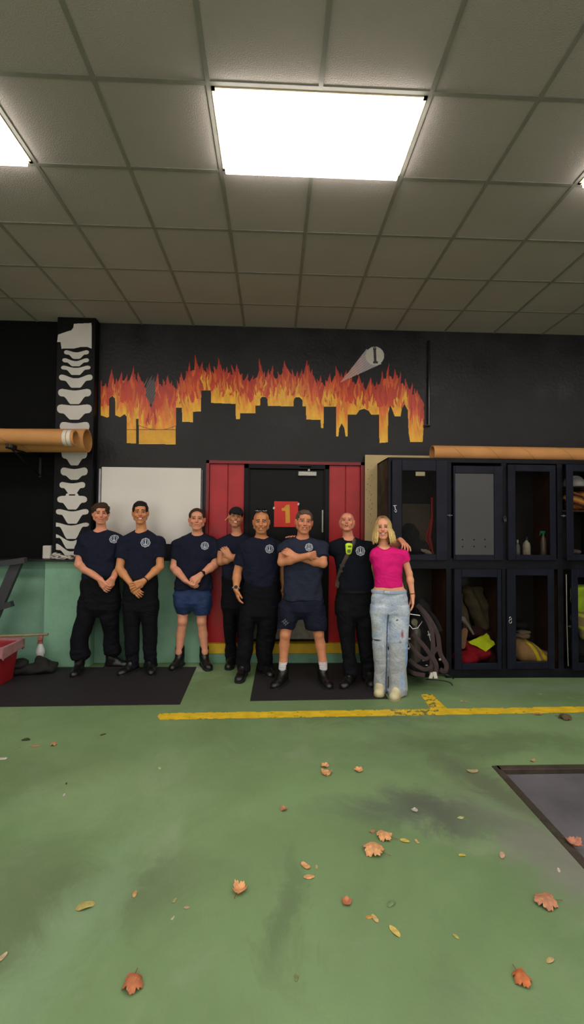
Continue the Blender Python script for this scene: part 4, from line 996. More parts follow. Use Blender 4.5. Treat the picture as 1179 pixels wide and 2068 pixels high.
# ------------------------------------------------------------------ leaves and crumbs on the floor
LM = {}
def leafmat(rgb):
    return mat('dry_leaf_%d_%d' % rgb[:2], rgb, rough=.75, var=.28, vscale=50, bump=.2)
def leaf(px, py, size, kind, rgb, label, seed, group=None, curl=.35, rot=None):
    rs = np.random.RandomState(seed); c = G(px, py); d = np.linalg.norm(c[:2]); s = size*c[1]/FPX/2
    a0 = rs.rand()*6.28 if rot is None else rot
    n = 60 if kind == 'maple' else 28
    ang = np.linspace(0, 2*math.pi, n, endpoint=False)
    if kind == 'maple':
        r = .55+.25*np.abs(np.cos(2.5*ang))**.7+.14*np.abs(np.cos(7.5*ang+.4))+.06*rs.rand(n)
    else:
        r = 1/np.sqrt((np.cos(ang))**2+(np.sin(ang)/(.42+.1*rs.rand()))**2); r *= 1+.05*rs.rand(n)
    rings = [0, .35, .7, 1.0]; V = [[0, 0, 0]]; F = []
    for q in rings[1:]:
        for a_, rr2 in zip(ang, r): V.append([q*rr2*math.cos(a_), q*rr2*math.sin(a_), 0])
    V = np.array(V); k1, k2, k3 = rs.rand(3)*6.28
    V[:, 2] = curl*(.8*(V[:, 0]**2)*math.cos(k1)**2+.9*V[:, 1]**2+.25*np.sin(4*V[:, 0]+k2)*np.sin(3.3*V[:, 1]+k3)*np.hypot(V[:, 0], V[:, 1]))
    if rs.rand() < .4: V[:, 2] = -V[:, 2]
    V[:, 2] -= V[:, 2].min()-.02
    for k in range(n): F.append((0, 1+k, 1+(k+1) % n))
    for i in range(2):
        for k in range(n): F.append((1+i*n+k, 1+(i+1)*n+k, 1+(i+1)*n+(k+1) % n, 1+i*n+(k+1) % n))
    ca, sa = math.cos(a0), math.sin(a0); W2 = V.copy(); W2[:, 0] = ca*V[:, 0]-sa*V[:, 1]; W2[:, 1] = sa*V[:, 0]+ca*V[:, 1]
    W2 *= s; top = W2.copy(); top[:, 2] += .0012; nv = len(V)
    allV = np.concatenate([top, W2])+np.array([c[0], c[1], .0005]); F2 = list(F)+[tuple(i+nv for i in f_)[::-1] for f_ in F]
    e0 = 1+2*n
    for k in range(n): a_, b_ = e0+k, e0+(k+1) % n; F2.append((a_, b_, b_+nv, a_+nv)[::-1])
    o_ = MB().add(allV, F2).build('fallen_leaf', leafmat(rgb), None, True, org=(c[0], c[1], 0))
    if kind == 'maple' and size > 22:
        st = MB(); e = np.array([math.cos(a0+math.pi), math.sin(a0+math.pi), 0]); p_ = np.array([c[0], c[1], .006])
        st.tube([p_+e*s*.5, p_+e*s*.95+np.array([0, 0, .004]), p_+e*s*1.5+np.array([.003, 0, .0])], .0013, 6); st.build('stem', leafmat((120, 80, 44)), o_)
    tag(o_, label, 'leaf', group or 'fallen leaves on the green floor'); return o_
OR = (206, 150, 102); BR = (168, 116, 84); TA = (186, 156, 106); YE = (190, 168, 78); DK = (84, 66, 46)
leaf(754, 1719, 46, 'maple', OR, 'largest orange leaf, just below the dark oily stain', 1, curl=.5)
leaf(776, 1691, 34, 'maple', OR, 'orange leaf touching the upper edge of the largest leaf', 2, curl=.5)
leaf(752, 1680, 14, 'oval', BR, 'small round brown leaf at the tip above the largest leaf', 3)
leaf(656, 1548, 18, 'maple', OR, 'upper of two orange leaves close together right of centre', 4, curl=.6)
leaf(659, 1562, 24, 'maple', OR, 'lower of two orange leaves close together right of centre', 5, curl=.6)
leaf(724, 1557, 20, 'maple', OR, 'single orange leaf beyond the dark oily stain', 6, curl=.5)
leaf(573, 1636, 16, 'maple', BR, 'small curled brown leaf alone in mid floor', 7, curl=.9)
leaf(617, 1750, 22, 'oval', OR, 'upper of a pair of orange leaves left of the largest leaf', 8)
leaf(624, 1772, 22, 'oval', OR, 'lower of a pair of orange leaves left of the largest leaf', 9)
leaf(639, 1752, 9, 'oval', TA, 'tiny pale sliver leaf beside the orange pair', 10, rot=1.5)
leaf(484, 1799, 32, 'maple', OR, 'orange leaf arched on the floor left of centre', 11, curl=.8)
leaf(268, 1992, 44, 'maple', (176, 104, 68), 'large reddish leaf with long stem at the bottom left', 12, curl=.9, rot=-1.5)
leaf(1054, 1980, 40, 'maple', (186, 104, 58), 'large reddish leaf at the bottom right corner of the floor', 13, curl=.8)
leaf(1101, 1824, 48, 'maple', (178, 122, 92), 'brown ragged leaf near the right edge below the hatch', 14, curl=.5)
leaf(1160, 1706, 34, 'maple', (176, 116, 92), 'pinkish brown leaf on the edge of the floor hatch', 15, curl=.7)
leaf(700, 1824, 22, 'maple', (176, 110, 76), 'small pointed brown leaf below the largest leaf', 16, curl=.6)
leaf(757, 1856, 20, 'oval', TA, 'tan narrow leaf next to the small yellowish one', 17, rot=2.0)
leaf(745, 1853, 15, 'oval', (190, 140, 70), 'small yellowish leaf touching the tan narrow leaf', 18, rot=.1)
leaf(797, 1882, 28, 'oval', (196, 170, 92), 'long pale yellow leaf lying alone at lower right', 19, rot=2.1)
leaf(790, 1826, 22, 'oval', (104, 128, 84), 'greenish narrow leaf above the long pale yellow leaf', 20, rot=.7)
leaf(920, 1892, 14, 'oval', (170, 160, 84), 'small yellow green leaf below and left of the ragged leaf', 21, rot=2.2)
leaf(1111, 1941, 20, 'oval', TA, 'small tan leaf above the reddish leaf at bottom right', 22, rot=.4)
leaf(1014, 1728, 20, 'oval', (186, 150, 126), 'pinkish tan leaf left of the hatch corner leaf', 23, rot=1.0)
leaf(817, 1699, 18, 'oval', YE, 'yellow leaf right of the largest leaf', 24, rot=-.3)
leaf(842, 1701, 12, 'oval', TA, 'small tan leaf just right of the yellow leaf', 25, rot=1.9)
leaf(933, 1728, 14, 'oval', YE, 'small yellow leaf between largest leaf and pinkish tan leaf', 26, rot=0)
leaf(837, 1637, 14, 'maple', (176, 170, 160), 'pale grey scrap on the dark oily stain', 27)
leaf(930, 1652, 14, 'oval', (176, 176, 120), 'small pale green leaf right of the dark oily stain', 28, rot=.2)
leaf(954, 1559, 22, 'oval', (160, 148, 110), 'thin tan leaf near the far corner of the hatch', 29, rot=-.05)
leaf(1076, 1537, 14, 'oval', (176, 130, 96), 'small brown leaf on the far edge of the hatch', 30, rot=.6)
leaf(1128, 1758, 12, 'oval', (190, 178, 160), 'tiny whitish leaf near the right edge below the hatch', 31, rot=1.2)
leaf(1141, 1452, 26, 'maple', DK, 'dark crumpled leaf just below the yellow line at the right', 32, curl=.8)
leaf(1086, 1443, 20, 'oval', (160, 126, 78), 'brown leaf lying on the yellow line at the right', 33, rot=.1)
leaf(936, 1417, 12, 'oval', (176, 144, 96), 'small tan leaf beyond the yellow line near the branch', 34, rot=-.3)
leaf(1089, 1402, 9, 'oval', (170, 150, 120), 'tiny tan leaf in front of the lockers', 35)
leaf(172, 1832, 34, 'oval', (164, 150, 88), 'long olive yellow leaf at the lower left', 36, rot=.35)
leaf(272, 1806, 16, 'oval', (176, 140, 84), 'small tan leaf right of the long olive leaf', 37, rot=1.7)
leaf(377, 1834, 12, 'oval', (170, 150, 84), 'tiny yellowish leaf below and left of the arched leaf', 38, rot=0)
leaf(349, 1855, 9, 'oval', (176, 170, 100), 'tiny pale leaf, lowest of the three specks at lower left', 39, rot=1)
leaf(70, 1507, 18, 'oval', (160, 122, 90), 'brown leaf at the left, middle of three in a row', 40, rot=.1)
leaf(108, 1505, 14, 'maple', (176, 126, 88), 'tan leaf at the left, rightmost of three in a row', 41, curl=.8)
leaf(52, 1495, 16, 'oval', (64, 54, 38), 'dark leaf at the left, leftmost of three in a row', 42, rot=.1)
leaf(37, 1510, 10, 'oval', (140, 132, 100), 'tiny grey leaf just below the dark leaf at the left', 43, rot=1)
leaf(4, 1533, 18, 'oval', (190, 184, 172), 'white scrap at the far left edge of the floor', 44, rot=.1)
leaf(322, 1552, 10, 'oval', (170, 176, 130), 'tiny pale green leaf on the floor below the yellow line end', 45, rot=2)
leaf(129, 1607, 10, 'oval', (176, 170, 120), 'tiny pale yellow leaf at the left in mid floor', 46)
leaf(208, 1484, 12, 'oval', (70, 62, 40), 'thin dark twig-like leaf left of the yellow line end', 47, rot=.7)
leaf(512, 1512, 9, 'oval', (150, 150, 118), 'tiny grey green leaf below the yellow line near centre', 48, rot=.8)
leaf(134, 1583, 7, 'oval', (60, 52, 36), 'tiny dark speck leaf above the tiny pale yellow one', 49)
leaf(3, 1936, 22, 'oval', (170, 150, 80), 'narrow yellow leaf cut by the left edge near the bottom', 50, rot=1.1)
leaf(598, 1975, 16, 'oval', (110, 120, 72), 'thin greenish leaf alone at the bottom centre', 51, rot=1.5)
leaf(352, 1820, 12, 'oval', (150, 146, 96), 'thin pale leaf just above the tiny yellowish leaf', 52, rot=1.1)
# ------------------------------------------------------------------ people
H_B, H_C = .0045, .006
m_skin = mat('skin', attr=True, rough=.5, var=.05, vscale=30, spec=.35, sss=.08)
m_navy = mat('navy_cotton', (25, 28, 44), rough=.88, var=.1, vscale=25, bump=.25, bscale=90, spec=.15, crease=.32)
m_navy2 = mat('faded_navy_cotton', (38, 42, 58), rough=.88, var=.1, vscale=25, bump=.25, bscale=90, spec=.15, crease=.32)
m_blk = mat('near_black_navy_cotton', (14, 18, 27), rough=.88, var=.1, vscale=25, bump=.25, bscale=90, spec=.15, crease=.32)
m_trs = mat('black_navy_trouser_twill', (14, 14, 20), rough=.85, var=.12, vscale=20, bump=.3, bscale=80, spec=.15, crease=.32)
m_boot = mat('black_boot_leather', (19, 18, 18), rough=.35, var=.2, vscale=20, bump=.2, bscale=50, spec=.5)
m_sole = mat('dark_rubber_sole', (28, 27, 27), rough=.8)
m_belt = mat('black_leather_belt', (12, 12, 13), rough=.7, spec=.2)
m_badge = mat('white_chest_print', (190, 196, 208), rough=.7, var=.12, vscale=60)
m_eye = mat('eye_surface', attr=True, rough=.2, var=.0, spec=.6)
m_teeth = mat('teeth', (226, 216, 204), rough=.3, var=.03)
def nrm(v): v = np.array(v, float); return v/(np.linalg.norm(v)+1e-12)
def rotm(yaw, pitch, roll):
    cy, sy = math.cos(yaw), math.sin(yaw); cx, sx = math.cos(pitch), math.sin(pitch); cr, sr = math.cos(roll), math.sin(roll)
    Rz = np.array([[cy, -sy, 0], [sy, cy, 0], [0, 0, 1]]); Rx = np.array([[1, 0, 0], [0, cx, -sx], [0, sx, cx]]); Ry = np.array([[cr, 0, sr], [0, 1, 0], [-sr, 0, cr]])
    return Rz@Ry@Rx
def hand(W, T, n, thumb, curl=.5, splay=.10, s=1.0, tcurl=.4):
    """wrist, point the fingers aim at, direction out of the palm, thumb side (+1/-1)"""
    W = np.array(W, float); d = nrm(np.array(T)-W); n = np.array(n, float); n = nrm(n-d*(n@d)); sd = np.cross(n, d)*thumb
    pr = []
    off = [.031, .0105, -.0105, -.030]; FL = [.072, .080, .075, .058]
    for i in range(4):
        kn = W+(d*.092+sd*off[i])*s
        pr.append(Cap(W+sd*off[i]*.45*s+d*.006, kn, .0165*s, .0125*s, k=.014))
    def rotv(v, a): return nrm(d*math.cos(a)+n*math.sin(a))
    for i in range(4):
        p = W+(d*.092+sd*off[i])*s; a = 0
        dirs = nrm(d+sd*splay*off[i]/.031)
        for j, (fr, ca) in enumerate(((.46, .55), (.30, 1.0), (.24, .7))):
            a += curl*ca*(1+.12*(i-1)); v = nrm(dirs*math.cos(a)+n*math.sin(a))
            q = p+v*FL[i]*fr*s; r0 = (.0098-.0008*j)*s*(1 if i < 3 else .9)
            pr.append(Cap(p, q, r0, r0-.0007, k=.0035)); p = q
    p = W+(d*.022+sd*.022)*s; a = W+(d*.052+sd*.046+n*.012)*s
    pr.append(Cap(p, a, .0175*s, .0135*s, k=.014))
    b_ = a+nrm(d*1.0+sd*(.45-tcurl)+n*.3)*.034*s; pr.append(Cap(a, b_, .0122*s, .0108*s, k=.005))
    c_ = b_+nrm(d*1.0+sd*(.2-tcurl*1.2)+n*.45)*.028*s; pr.append(Cap(b_, c_, .0108*s, .0088*s, k=.004))
    return pr
def head_prims(o):
    w = o.get('w', 1.0)*1.05; jw = o.get('jaw', 1.0)*1.05; nz = o.get('nose', 1.0)
    q = [Ell((0, .016, .036), (.0755*w, .094, .083)), Ell((0, -.022, -.016), (.061*w, .066, .086), k=.02), Ell((0, -.034, -.073), (.043*jw, .046, .036), k=.02),
         Ell((0, -.074, -.099), (.020*jw, .017, .016), k=.016), Ell((0, -.06, .05), (.052*w, .034, .036), k=.02)]
    for s in (-1, 1):
        q += [Cap((s*.043*jw, -.004, -.056), (s*.020*jw, -.066, -.097), .016, .015, k=.02), Ell((s*.041*w, -.064, -.022), (.021, .017, .017), k=.014), Cap((s*.064*w, .0, .0), (s*.056*jw, -.004, -.055), .014, .016, k=.02)]
    q += [Cap((-.034, -.081, .027), (.034, -.081, .027), .0105, .0105, k=.012), Cap((0, -.084, .022), (0, -.108*1.0, -.022), .0085*nz, .0125*nz, k=.009)]
    for s in (-1, 1): q += [Ell((s*.0125*nz, -.101, -.027), (.0085*nz, .010, .0075), k=.006)]
    for s in (-1, 1): q += [Ell((s*.031, -.098, .007), (.0165, .0165, .0105), op='sub', k=.008)]
    op = o.get('open', .0); sm = o.get('smile', .5); mw = o.get('mw', .024)
    zc_ = -.062
    q += [Ell((0, -.084, zc_), (.030, .016, .024), k=.016)]
    cr = [(u*mw, -.098+.013*u*u, zc_+sm*.009*u*u) for u in (-1, -.5, 0, .5, 1)]
    ho = op
    for a_, b_ in zip(cr[:-1], cr[1:]):
        q += [Cap(np.array(a_)+(0, .002, .0045+ho), np.array(b_)+(0, .002, .0045+ho), .0045, .0045, k=.004), Cap(np.array(a_)+(0, .002, -.005-ho), np.array(b_)+(0, .002, -.005-ho), .0055, .0055, k=.004)]
    for a_, b_ in zip(cr[:-1], cr[1:]): q += [Cap(np.array(a_)-(0, .002, 0), np.array(b_)-(0, .002, 0), .0022+ho*(1-abs(a_[0])/mw*.75), .0022+ho*(1-abs(b_[0])/mw*.75), op='sub', k=.003)]
    es = o.get('ear', 1.0)
    for s in (-1, 1):
        q += [Ell((s*.079*w, .012, -.004), (.009, .019*es, .031*es), R=rotm(-s*.35, .15, s*.12), k=.006), Ell((s*.088*w, .004, -.002), (.006, .010*es, .018*es), op='sub', k=.004)]
    if o.get('smilefold', 0):
        for s in (-1, 1): q += [Cap((s*.026, -.096, -.032), (s*.040, -.080, -.062), .0035, .0035, op='sub', k=.008)]
    return q
def skin_cols(V, o, c, R, sc):
    q = ((V-c)@R)/sc; base = np.array(lin(o['skin'])); col = np.tile(base, (len(V), 1))
    hd = (np.abs(q[:, 0]) < .1) & (np.abs(q[:, 1]) < .13) & (q[:, 2] > -.13) & (q[:, 2] < .14)
    red = np.array(lin(tuple(min(255, v*f) for v, f in zip(o['skin'], (1.02, .80, .80)))))
    def mixc(w_, c_): nonlocal col; w_ = np.clip(w_, 0, 1)[:, None]; col = col*(1-w_)+np.array(c_)*w_
    fr = hd & (q[:, 1] < -.02)
    for s in (-1, 1): mixc(fr*.4*np.exp(-(((q[:, 0]-s*.038)/.018)**2+((q[:, 2]+.022)/.016)**2)), red)
    mixc(fr*.45*np.exp(-((q[:, 0]/.013)**2+((q[:, 2]+.022)/.016)**2)), red)
    mixc(hd*.5*(np.abs(q[:, 0]) > .078), red)
    sb = o.get('stubble', 0)
    if sb:
        jz = (q[:, 2] < -.040-.2*np.abs(q[:, 0])*0) & (q[:, 2] > -.13) & (q[:, 1] < .03); side = (np.abs(q[:, 0]) > .058) & (q[:, 2] < -.01) & (q[:, 2] > -.12) & (q[:, 1] < .0)
        mixc(hd*(jz | side)*sb, lin(tuple(v*.62 for v in o['skin'])))
    if o.get('buzz', 0):
        ln_ = .070-.9*np.clip(np.abs(q[:, 0])-.045, 0, 1)-.0*q[:, 1]
        bz = hd & ((q[:, 2] > .04) & (q[:, 1] > .0) | (q[:, 1] > .02) & (q[:, 2] > -.05)) & (np.abs(q[:, 0]) < .086)
        mixc(bz*o['buzz'], lin((96, 78, 66)))
    zc_ = -.062; u = q[:, 0]/o.get('mw', .024); sm = o.get('smile', .5); z0 = zc_+sm*.009*u*u; op = o.get('open', 0)
    lip = fr & (np.abs(u) < 1.12) & (np.abs(q[:, 2]-z0) < (.0085+op)*np.sqrt(np.clip(1.2-u*u, 0, 1))) & (q[:, 1] < -.07)
    mixc(lip*.75, lin(o.get('lip', tuple(v*f for v, f in zip(o['skin'], (.86, .56, .56))))))
    mouth = fr & (np.abs(u) < 1.0) & (np.abs(q[:, 2]-z0) < (.0016+op)*np.sqrt(np.clip(1.02-u*u, 0, 1))) & (q[:, 1] < -.06)
    mixc(mouth*.95, lin((58, 20, 20)))
    for s in (-1, 1): mixc(fr*.55*np.exp(-(((q[:, 0]-s*.031)/.017)**2+((q[:, 2]-.004)/.010)**2)), lin(tuple(v*f for v, f in zip(o['skin'], (.72, .60, .58)))))
    return col
def conform(name, tree, pts2, origin_fn, dirv, th, m, parent, off=.0008):
    """thin closed patch lying on a surface; pts2 = grid (rows x cols) of start points, rays along dirv"""
    n0, n1 = len(pts2), len(pts2[0]); V = []; ok = True
    for r_ in pts2:
        for p in r_:
            h_ = tree.ray_cast(Vector(p), Vector(dirv))
            V.append(np.array(h_[0]) if h_[0] is not None else None)
    good = [v for v in V if v is not None]
    if not good: return None
    fl = list(V); dv = np.array(dirv)
    start = [np.array(p) for r_ in pts2 for p in r_]
    md = np.median([(v-s_)@dv for v, s_ in zip(V, start) if v is not None])
    V = [v if v is not None else s_+dv*md for v, s_ in zip(V, start)]
    V = np.array(V); A = V-dv*(off+th); B_ = V+dv*.004
    idx = np.arange(n0*n1).reshape(n0, n1); F = []
    for i in range(n0-1):
        for j in range(n1-1): F.append((idx[i, j], idx[i, j+1], idx[i+1, j+1], idx[i+1, j]))
    N_ = n0*n1; F += [tuple(x+N_ for x in f_)[::-1] for f_ in F]
    ring = list(idx[0, :])+list(idx[1:, -1])+list(idx[-1, -2::-1])+list(idx[-2:0, 0])
    for i in range(len(ring)): a_, b_ = ring[i], ring[(i+1) % len(ring)]; F.append((a_, a_+N_, b_+N_, b_))
    return MB().add(np.concatenate([A, B_]), F).build(name, m, parent, True)
def tree_of(o):
    me = o.data; og = ORG[o.name]
    n = len(me.vertices); co = np.empty(n*3, np.float32); me.vertices.foreach_get('co', co); co = co.reshape(-1, 3)+og
    return co
def bvh(V, F): return BVHTree.FromPolygons([tuple(v) for v in V.tolist()], [tuple(f_) for f_ in F.tolist()])
def badge(person, tree, cpx, size_px, Yp, m, name='chest_print', kind=0):
    n = 44; c = P(*cpx, Yp); s = size_px*Yp/FPX/2
    g_ = np.linspace(-1, 1, n+1); V = {}; idx = -np.ones((n+1, n+1), int); vs = []
    def on(u, v):
        r = math.hypot(u, v); a = math.atan2(v, u)
        lim = .84+.13*abs(math.cos(4*a))**.6
        if r > lim: return False
        if kind == 2:
            return (abs(u)+abs(v) < .9) and (math.sin(u*9)*math.sin(v*8) > -.25)
        if r > lim-.13: return True
        if r > lim-.24: return False
        if r > .52: return (math.sin(a*13) > -.35) and (math.sin(r*40) > -.7)
        if v > .12+.0*u and abs(u) < .1: return True
        if v < -.30: return abs(v+.40) < .06
        return abs(u) < (.16-(v+.3)*.2) or (abs(u) > .34 and (math.sin(v*30) > 0))
    mask = np.array([[on((g_[i]+g_[i+1])/2, (g_[j]+g_[j+1])/2) for j in range(n)] for i in range(n)])
    need = np.zeros((n+1, n+1), bool)
    for a_ in (0, 1):
        for b_ in (0, 1): need[a_:a_+n, b_:b_+n] |= mask
    for i, j in zip(*np.nonzero(need)):
        p = c+np.array([g_[i]*s, -.4, g_[j]*s]); h_ = tree.ray_cast(Vector(p), Vector((0, 1, 0)))
        q = np.array(h_[0]) if h_[0] is not None else p+np.array([0, .4, 0]); nn = np.array(h_[1]) if h_[0] is not None else np.array([0, -1., 0])
        if nn[1] > 0: nn = -nn
        idx[i, j] = len(vs); vs.append(q+nn*.0022)
    F = [(idx[i, j], idx[i+1, j], idx[i+1, j+1], idx[i, j+1]) for i, j in zip(*np.nonzero(mask))]
    if F: return mesh(name, np.array(vs), F, m, person, False)
def boot(person, A, toe, m, size=.29, hgt=.2, w=.048, name='boot', sole=True, zf=.0, shaft=.056):
    A = np.array([A[0], A[1]]); T_ = np.array([toe[0], toe[1]]); d = (T_-A)/np.linalg.norm(T_-A); H_ = A-d*size*.30
    def p3(u, z, s_=0.0): q = H_+d*size*u+np.array([-d[1], d[0]])*s_; return np.array([q[0], q[1], z+zf])
    pr = [Cap(p3(.16, .045), p3(.62, .040), w*.86, w, k=.02, sq=(0, 0, 1), f=.85), Ell(p3(.80, .034), (w*1.02, w*1.02, .042), k=.02), Cap(p3(.55, .06), p3(.26, .12), w*.75, w*.95, k=.03), Cap(p3(.24, .09), p3(.25, hgt), shaft*.92, shaft, k=.025), Ell(p3(.90, .030), (w*.80, w*.80, .032), k=.02), Half((0, 0, -1), -zf)]
    o_ = blob(name, pr, m, person, .005, lump(.0018, 3, 30))
    if sole:
        q = [(-.0, .6), (.05, .85), (.25, .92), (.45, .90), (.62, 1.08), (.8, 1.1), (.93, .85), (1.01, .42)]
        out = [p3(u, 0, w*v) for u, v in q]+[p3(u, 0, -w*v) for u, v in q[::-1]]
        MB().prism(out, (0, 0, .024)).build('sole', m_sole if name == 'boot' else mat('tan_shoe_sole', (176, 158, 116), rough=.7), o_)
    return o_
def limb(pts, radii, k=.02): return [Cap(pts[i], pts[i+1], radii[i], radii[i+1], k=k) for i in range(len(pts)-1)]
def lofts(secs, Yf, bf, grow=0.0, k=.02, p=2.3, rnd=.012):
    out = []
    for i, s_ in enumerate(secs):
        Y_ = Yf(s_[0], i); a_ = P(s_[1], s_[0], Y_); c_ = P(s_[2], s_[0], Y_)
        hw = abs(c_[0]-a_[0])/2+grow; b_ = s_[3] if len(s_) > 3 else bf(hw, i)
        out.append(((a_[2]+c_[2])/2, (a_[0]+c_[0])/2, Y_, hw, b_+grow))
    return Loft(out, k=k, p=p, rnd=rnd)
def make_person(o):
    ft = o['feet']; hY = None; ank = []
    for (tx, ty, ax) in ft:
        T_ = G(tx, ty, o.get('zf', .0)); Y_ = T_[1]+.19
        for _ in range(4):
            xx = P(ax, ty-25, Y_)[0]; dx = xx-T_[0]; Y_ = T_[1]+math.sqrt(max(.2**2-dx*dx, .06**2))
        Y_ = min(Y_, o.get('maxY', 9)); ank.append((np.array([P(ax, ty-25, Y_)[0], Y_, 0]), T_))
    YP = o.get('Y') or (ank[0][0][1]+ank[1][0][1])/2
    base = np.array([(ank[0][0][0]+ank[1][0][0])/2, YP, o.get('zf', 0)])
    pe = empty('person', base, o['label'], 'person', 'people standing in a row')
    J = lambda t: P(t[0], t[1], YP+(t[2] if len(t) > 2 else 0))
    bulk = o.get('bulk', 1.0)
    # head
    cr_, ch = P(o['fx'], o['crown'], YP+o.get('hdy', -.02)), P(o['fx'], o['chin'], YP+o.get('hdy', -.02))
    sc = (cr_[2]-ch[2])/.236; rt_ = o.get('rot', (0, 0, 0)); R = rotm(rt_[0]+math.atan2(-cr_[0], cr_[1])*.92, rt_[1], rt_[2]); hc = (cr_+ch)/2; hc[0] += 0
    HP = head_prims(o)
    def hd(l): return hc+R@(np.array(l, float)*sc)
    # torso
    sh = o['shirt']
    def bt(hw, i):
        return [.060, .088, .105, .118][i]*bulk if i < 4 else .122*bulk
    tor = lambda grow, z=sh: lofts(z, lambda y, i: YP, bt, grow, k=.03, p=2.35, rnd=.008)
    nb = J(o['neck'])
    prims = [Local(HP, hc, R, sc, k=.01), Cap(hd((0, .022, -.05)), nb+np.array([0, .02, -.02]), .047*o.get('nk', 1)*sc, .055*o.get('nk', 1), k=.02, sq=(1, 0, 0), f=1.04), Cap(nb+np.array([-.05, .02, -.055]), nb+np.array([.05, .02, -.055]), .055, .055, k=.03)]
    inner = lofts(sh[:-1], lambda y, i: YP, bt, -.016, k=.03); prims.append(inner)
    if o.get('belly'): prims.append(lofts(o['belly'], lambda y, i: YP, lambda hw, i: .095, 0, k=.02))
    hips = o['hips']
    if o.get('trname') == 'shorts': hips = [(hips[0][0], hips[0][1]+3, hips[0][2]-3, .106*bulk), (hips[1][0]-6, hips[1][1]+2, hips[1][2]-2, .108*bulk)]+list(hips[1:])
    prims.append(lofts(hips, lambda y, i: YP, lambda hw, i: .11*bulk, -.016, k=.03))
    # legs
    ytop = hips[-1][0]
    def legY(k, y): t_ = np.clip((y-ytop)/((ft[k][1]-22)-ytop), 0, 1); return YP+(ank[k][0][1]-YP)*t_
    tl = []
    for k in (0, 1):
        secs = o['legs'][k]
        tl.append(lofts(secs, lambda y, i, k=k: legY(k, y), lambda hw, i: (max(.06, min(hw*1.0, .10)) if i > 1 else (.112*bulk, .108*bulk)[i]), 0 if o.get('trname') == 'shorts' else -.002, k=.018, p=2.2, rnd=.01))
        bare = o.get('bare')
        if bare:
            (kx, ky, kr), (cx_, cy_, cr2), (ax_, ay_, ar) = bare[k]
            hip = P((secs[0][1]+secs[0][2])/2, secs[0][0], YP)
            pts = [hip, P(kx, ky, legY(k, ky)-.01), P(cx_, cy_, legY(k, cy_)+.012), P(ax_, ay_, legY(k, ay_)), np.array([ank[k][0][0], ank[k][0][1], .07+o.get('zf', 0)])]
            prims += limb(pts, [.085, kr, cr2, ar, ar*.95], .02)
            prims += [Ell(pts[1]+np.array([0, -.028, .0]), (.036, .024, .042), k=.02)]
        else:
            q = tl[-1].q; pts = [np.array([r_[1], r_[2], r_[0]]) for r_ in q[::-1][::2]]+[np.array([ank[k][0][0], ank[k][0][1], .08])]
            rr = [float(np.clip(r_[3]-.04, .036, .07)) if r_[0] > .36 else .038 for r_ in q[::-1][::2]]+[.036]
            prims += limb(pts, rr, .02)
        a_ = ank[k][0]; T_ = ank[k][1]; d = nrm((T_-a_)*np.array([1, 1, 0]))
        prims += [Cap(np.array([a_[0], a_[1], .06]), np.array([a_[0], a_[1], .035])+d*.12, .032, .024, k=.02)]
    # arms
    slv = []; watchers = {}
    for k, key in enumerate(('armL', 'armR')):
        A_ = o[key]; S0, E0, W0 = J(A_['s']), J(A_['e']), J(A_['w']); S0 = S0-np.array([0, 0, .018])
        ar = A_.get('r', (.056, .047, .040, .029)); g_ = o.get('arm', 1.0)
        prims += [Cap(S0, E0, ar[0]*g_, ar[1]*g_*.93, k=.025), Cap(E0, E0+(W0-E0)*.32, ar[2]*g_*1.02, ar[1]*g_*.97, k=.02), Cap(E0+(W0-E0)*.3, W0, ar[1]*g_*.95, ar[3]*g_*1.02, k=.02)]
        T_ = J(A_['t']); prims += hand(W0, T_, A_['n'], A_['th'], A_.get('curl', .5), A_.get('splay', .1), A_.get('hs', 1.0)*o.get('hs', 1.0), A_.get('tc', .4))
        f_ = A_.get('sl', .62); e_ = S0+(E0-S0)*f_; sr = A_.get('sr', (.069, .068))
        slv.append((S0, e_, sr, nrm(E0-S0))); watchers[key] = (E0, W0)
    V, F = nets(*field(prims, H_B)); col = skin_cols(V, o, hc, R, sc)
    body = mesh('body', V, F, m_skin, pe, True, col=col); bt_ = bvh(V, F)
    # face pieces
    fd = R@np.array([0, 1., 0])
    for s in (-1, 1):
        c_ = hd((s*.0305, -.0805, .0075)); ez = o.get('eye', .0055)
        me_ = MB(); n1, n2 = 18, 12; Ve = []
        for i in range(n2+1):
            for j in range(n1):
                a_, b_ = math.pi*i/n2, 2*math.pi*j/n1
                Ve.append((.0145*math.sin(a_)*math.cos(b_), .0085*math.cos(a_), ez*1.25*math.sin(a_)*math.sin(b_)))
        Ve = np.array(Ve); Fe = [(i*n1+j, i*n1+(j+1) % n1, (i+1)*n1+(j+1) % n1, (i+1)*n1+j) for i in range(n2) for j in range(n1)]
        r_ = np.hypot(Ve[:, 0]+o.get('gaze', 0)*s*0-o.get('gaze', 0), Ve[:, 2]); ce = np.where((r_ < .0066)[:, None], np.array(lin(o.get('iris', (46, 36, 30)))), np.array(lin((186, 170, 160))))
        if o.get('shut'): ce = np.tile(np.array(lin(tuple(v*.45 for v in o['skin']))), (len(Ve), 1))
        mesh('eye', c_+(Ve*sc)@R.T, Fe, m_eye, pe, True, col=ce)
        rows = []
        for t_ in (-1, 1):
            rows.append([hd((s*(.031+.019*u), -.16, .0265+o.get('browz', 0)+.0035*(1-u*u)-.003*u*1+t_*(.0032-.0012*u)*o.get('browt', 1))) for u in np.linspace(-1, 1, 8)])
        if o.get('brow'): conform('eyebrow', bt_, rows, None, fd, .0012, mat('brow_%d_%d' % o['brow'][:2], o['brow'], rough=.9, spec=.1), pe)
        # lashes / lid line
        rows = [[hd((s*(.0305+.0155*u), -.16, .0075+ez*1.05*math.sqrt(max(0, 1-u*u*.95))+t_)) for u in np.linspace(-1, 1, 8)] for t_ in (-.0004, .0018)]
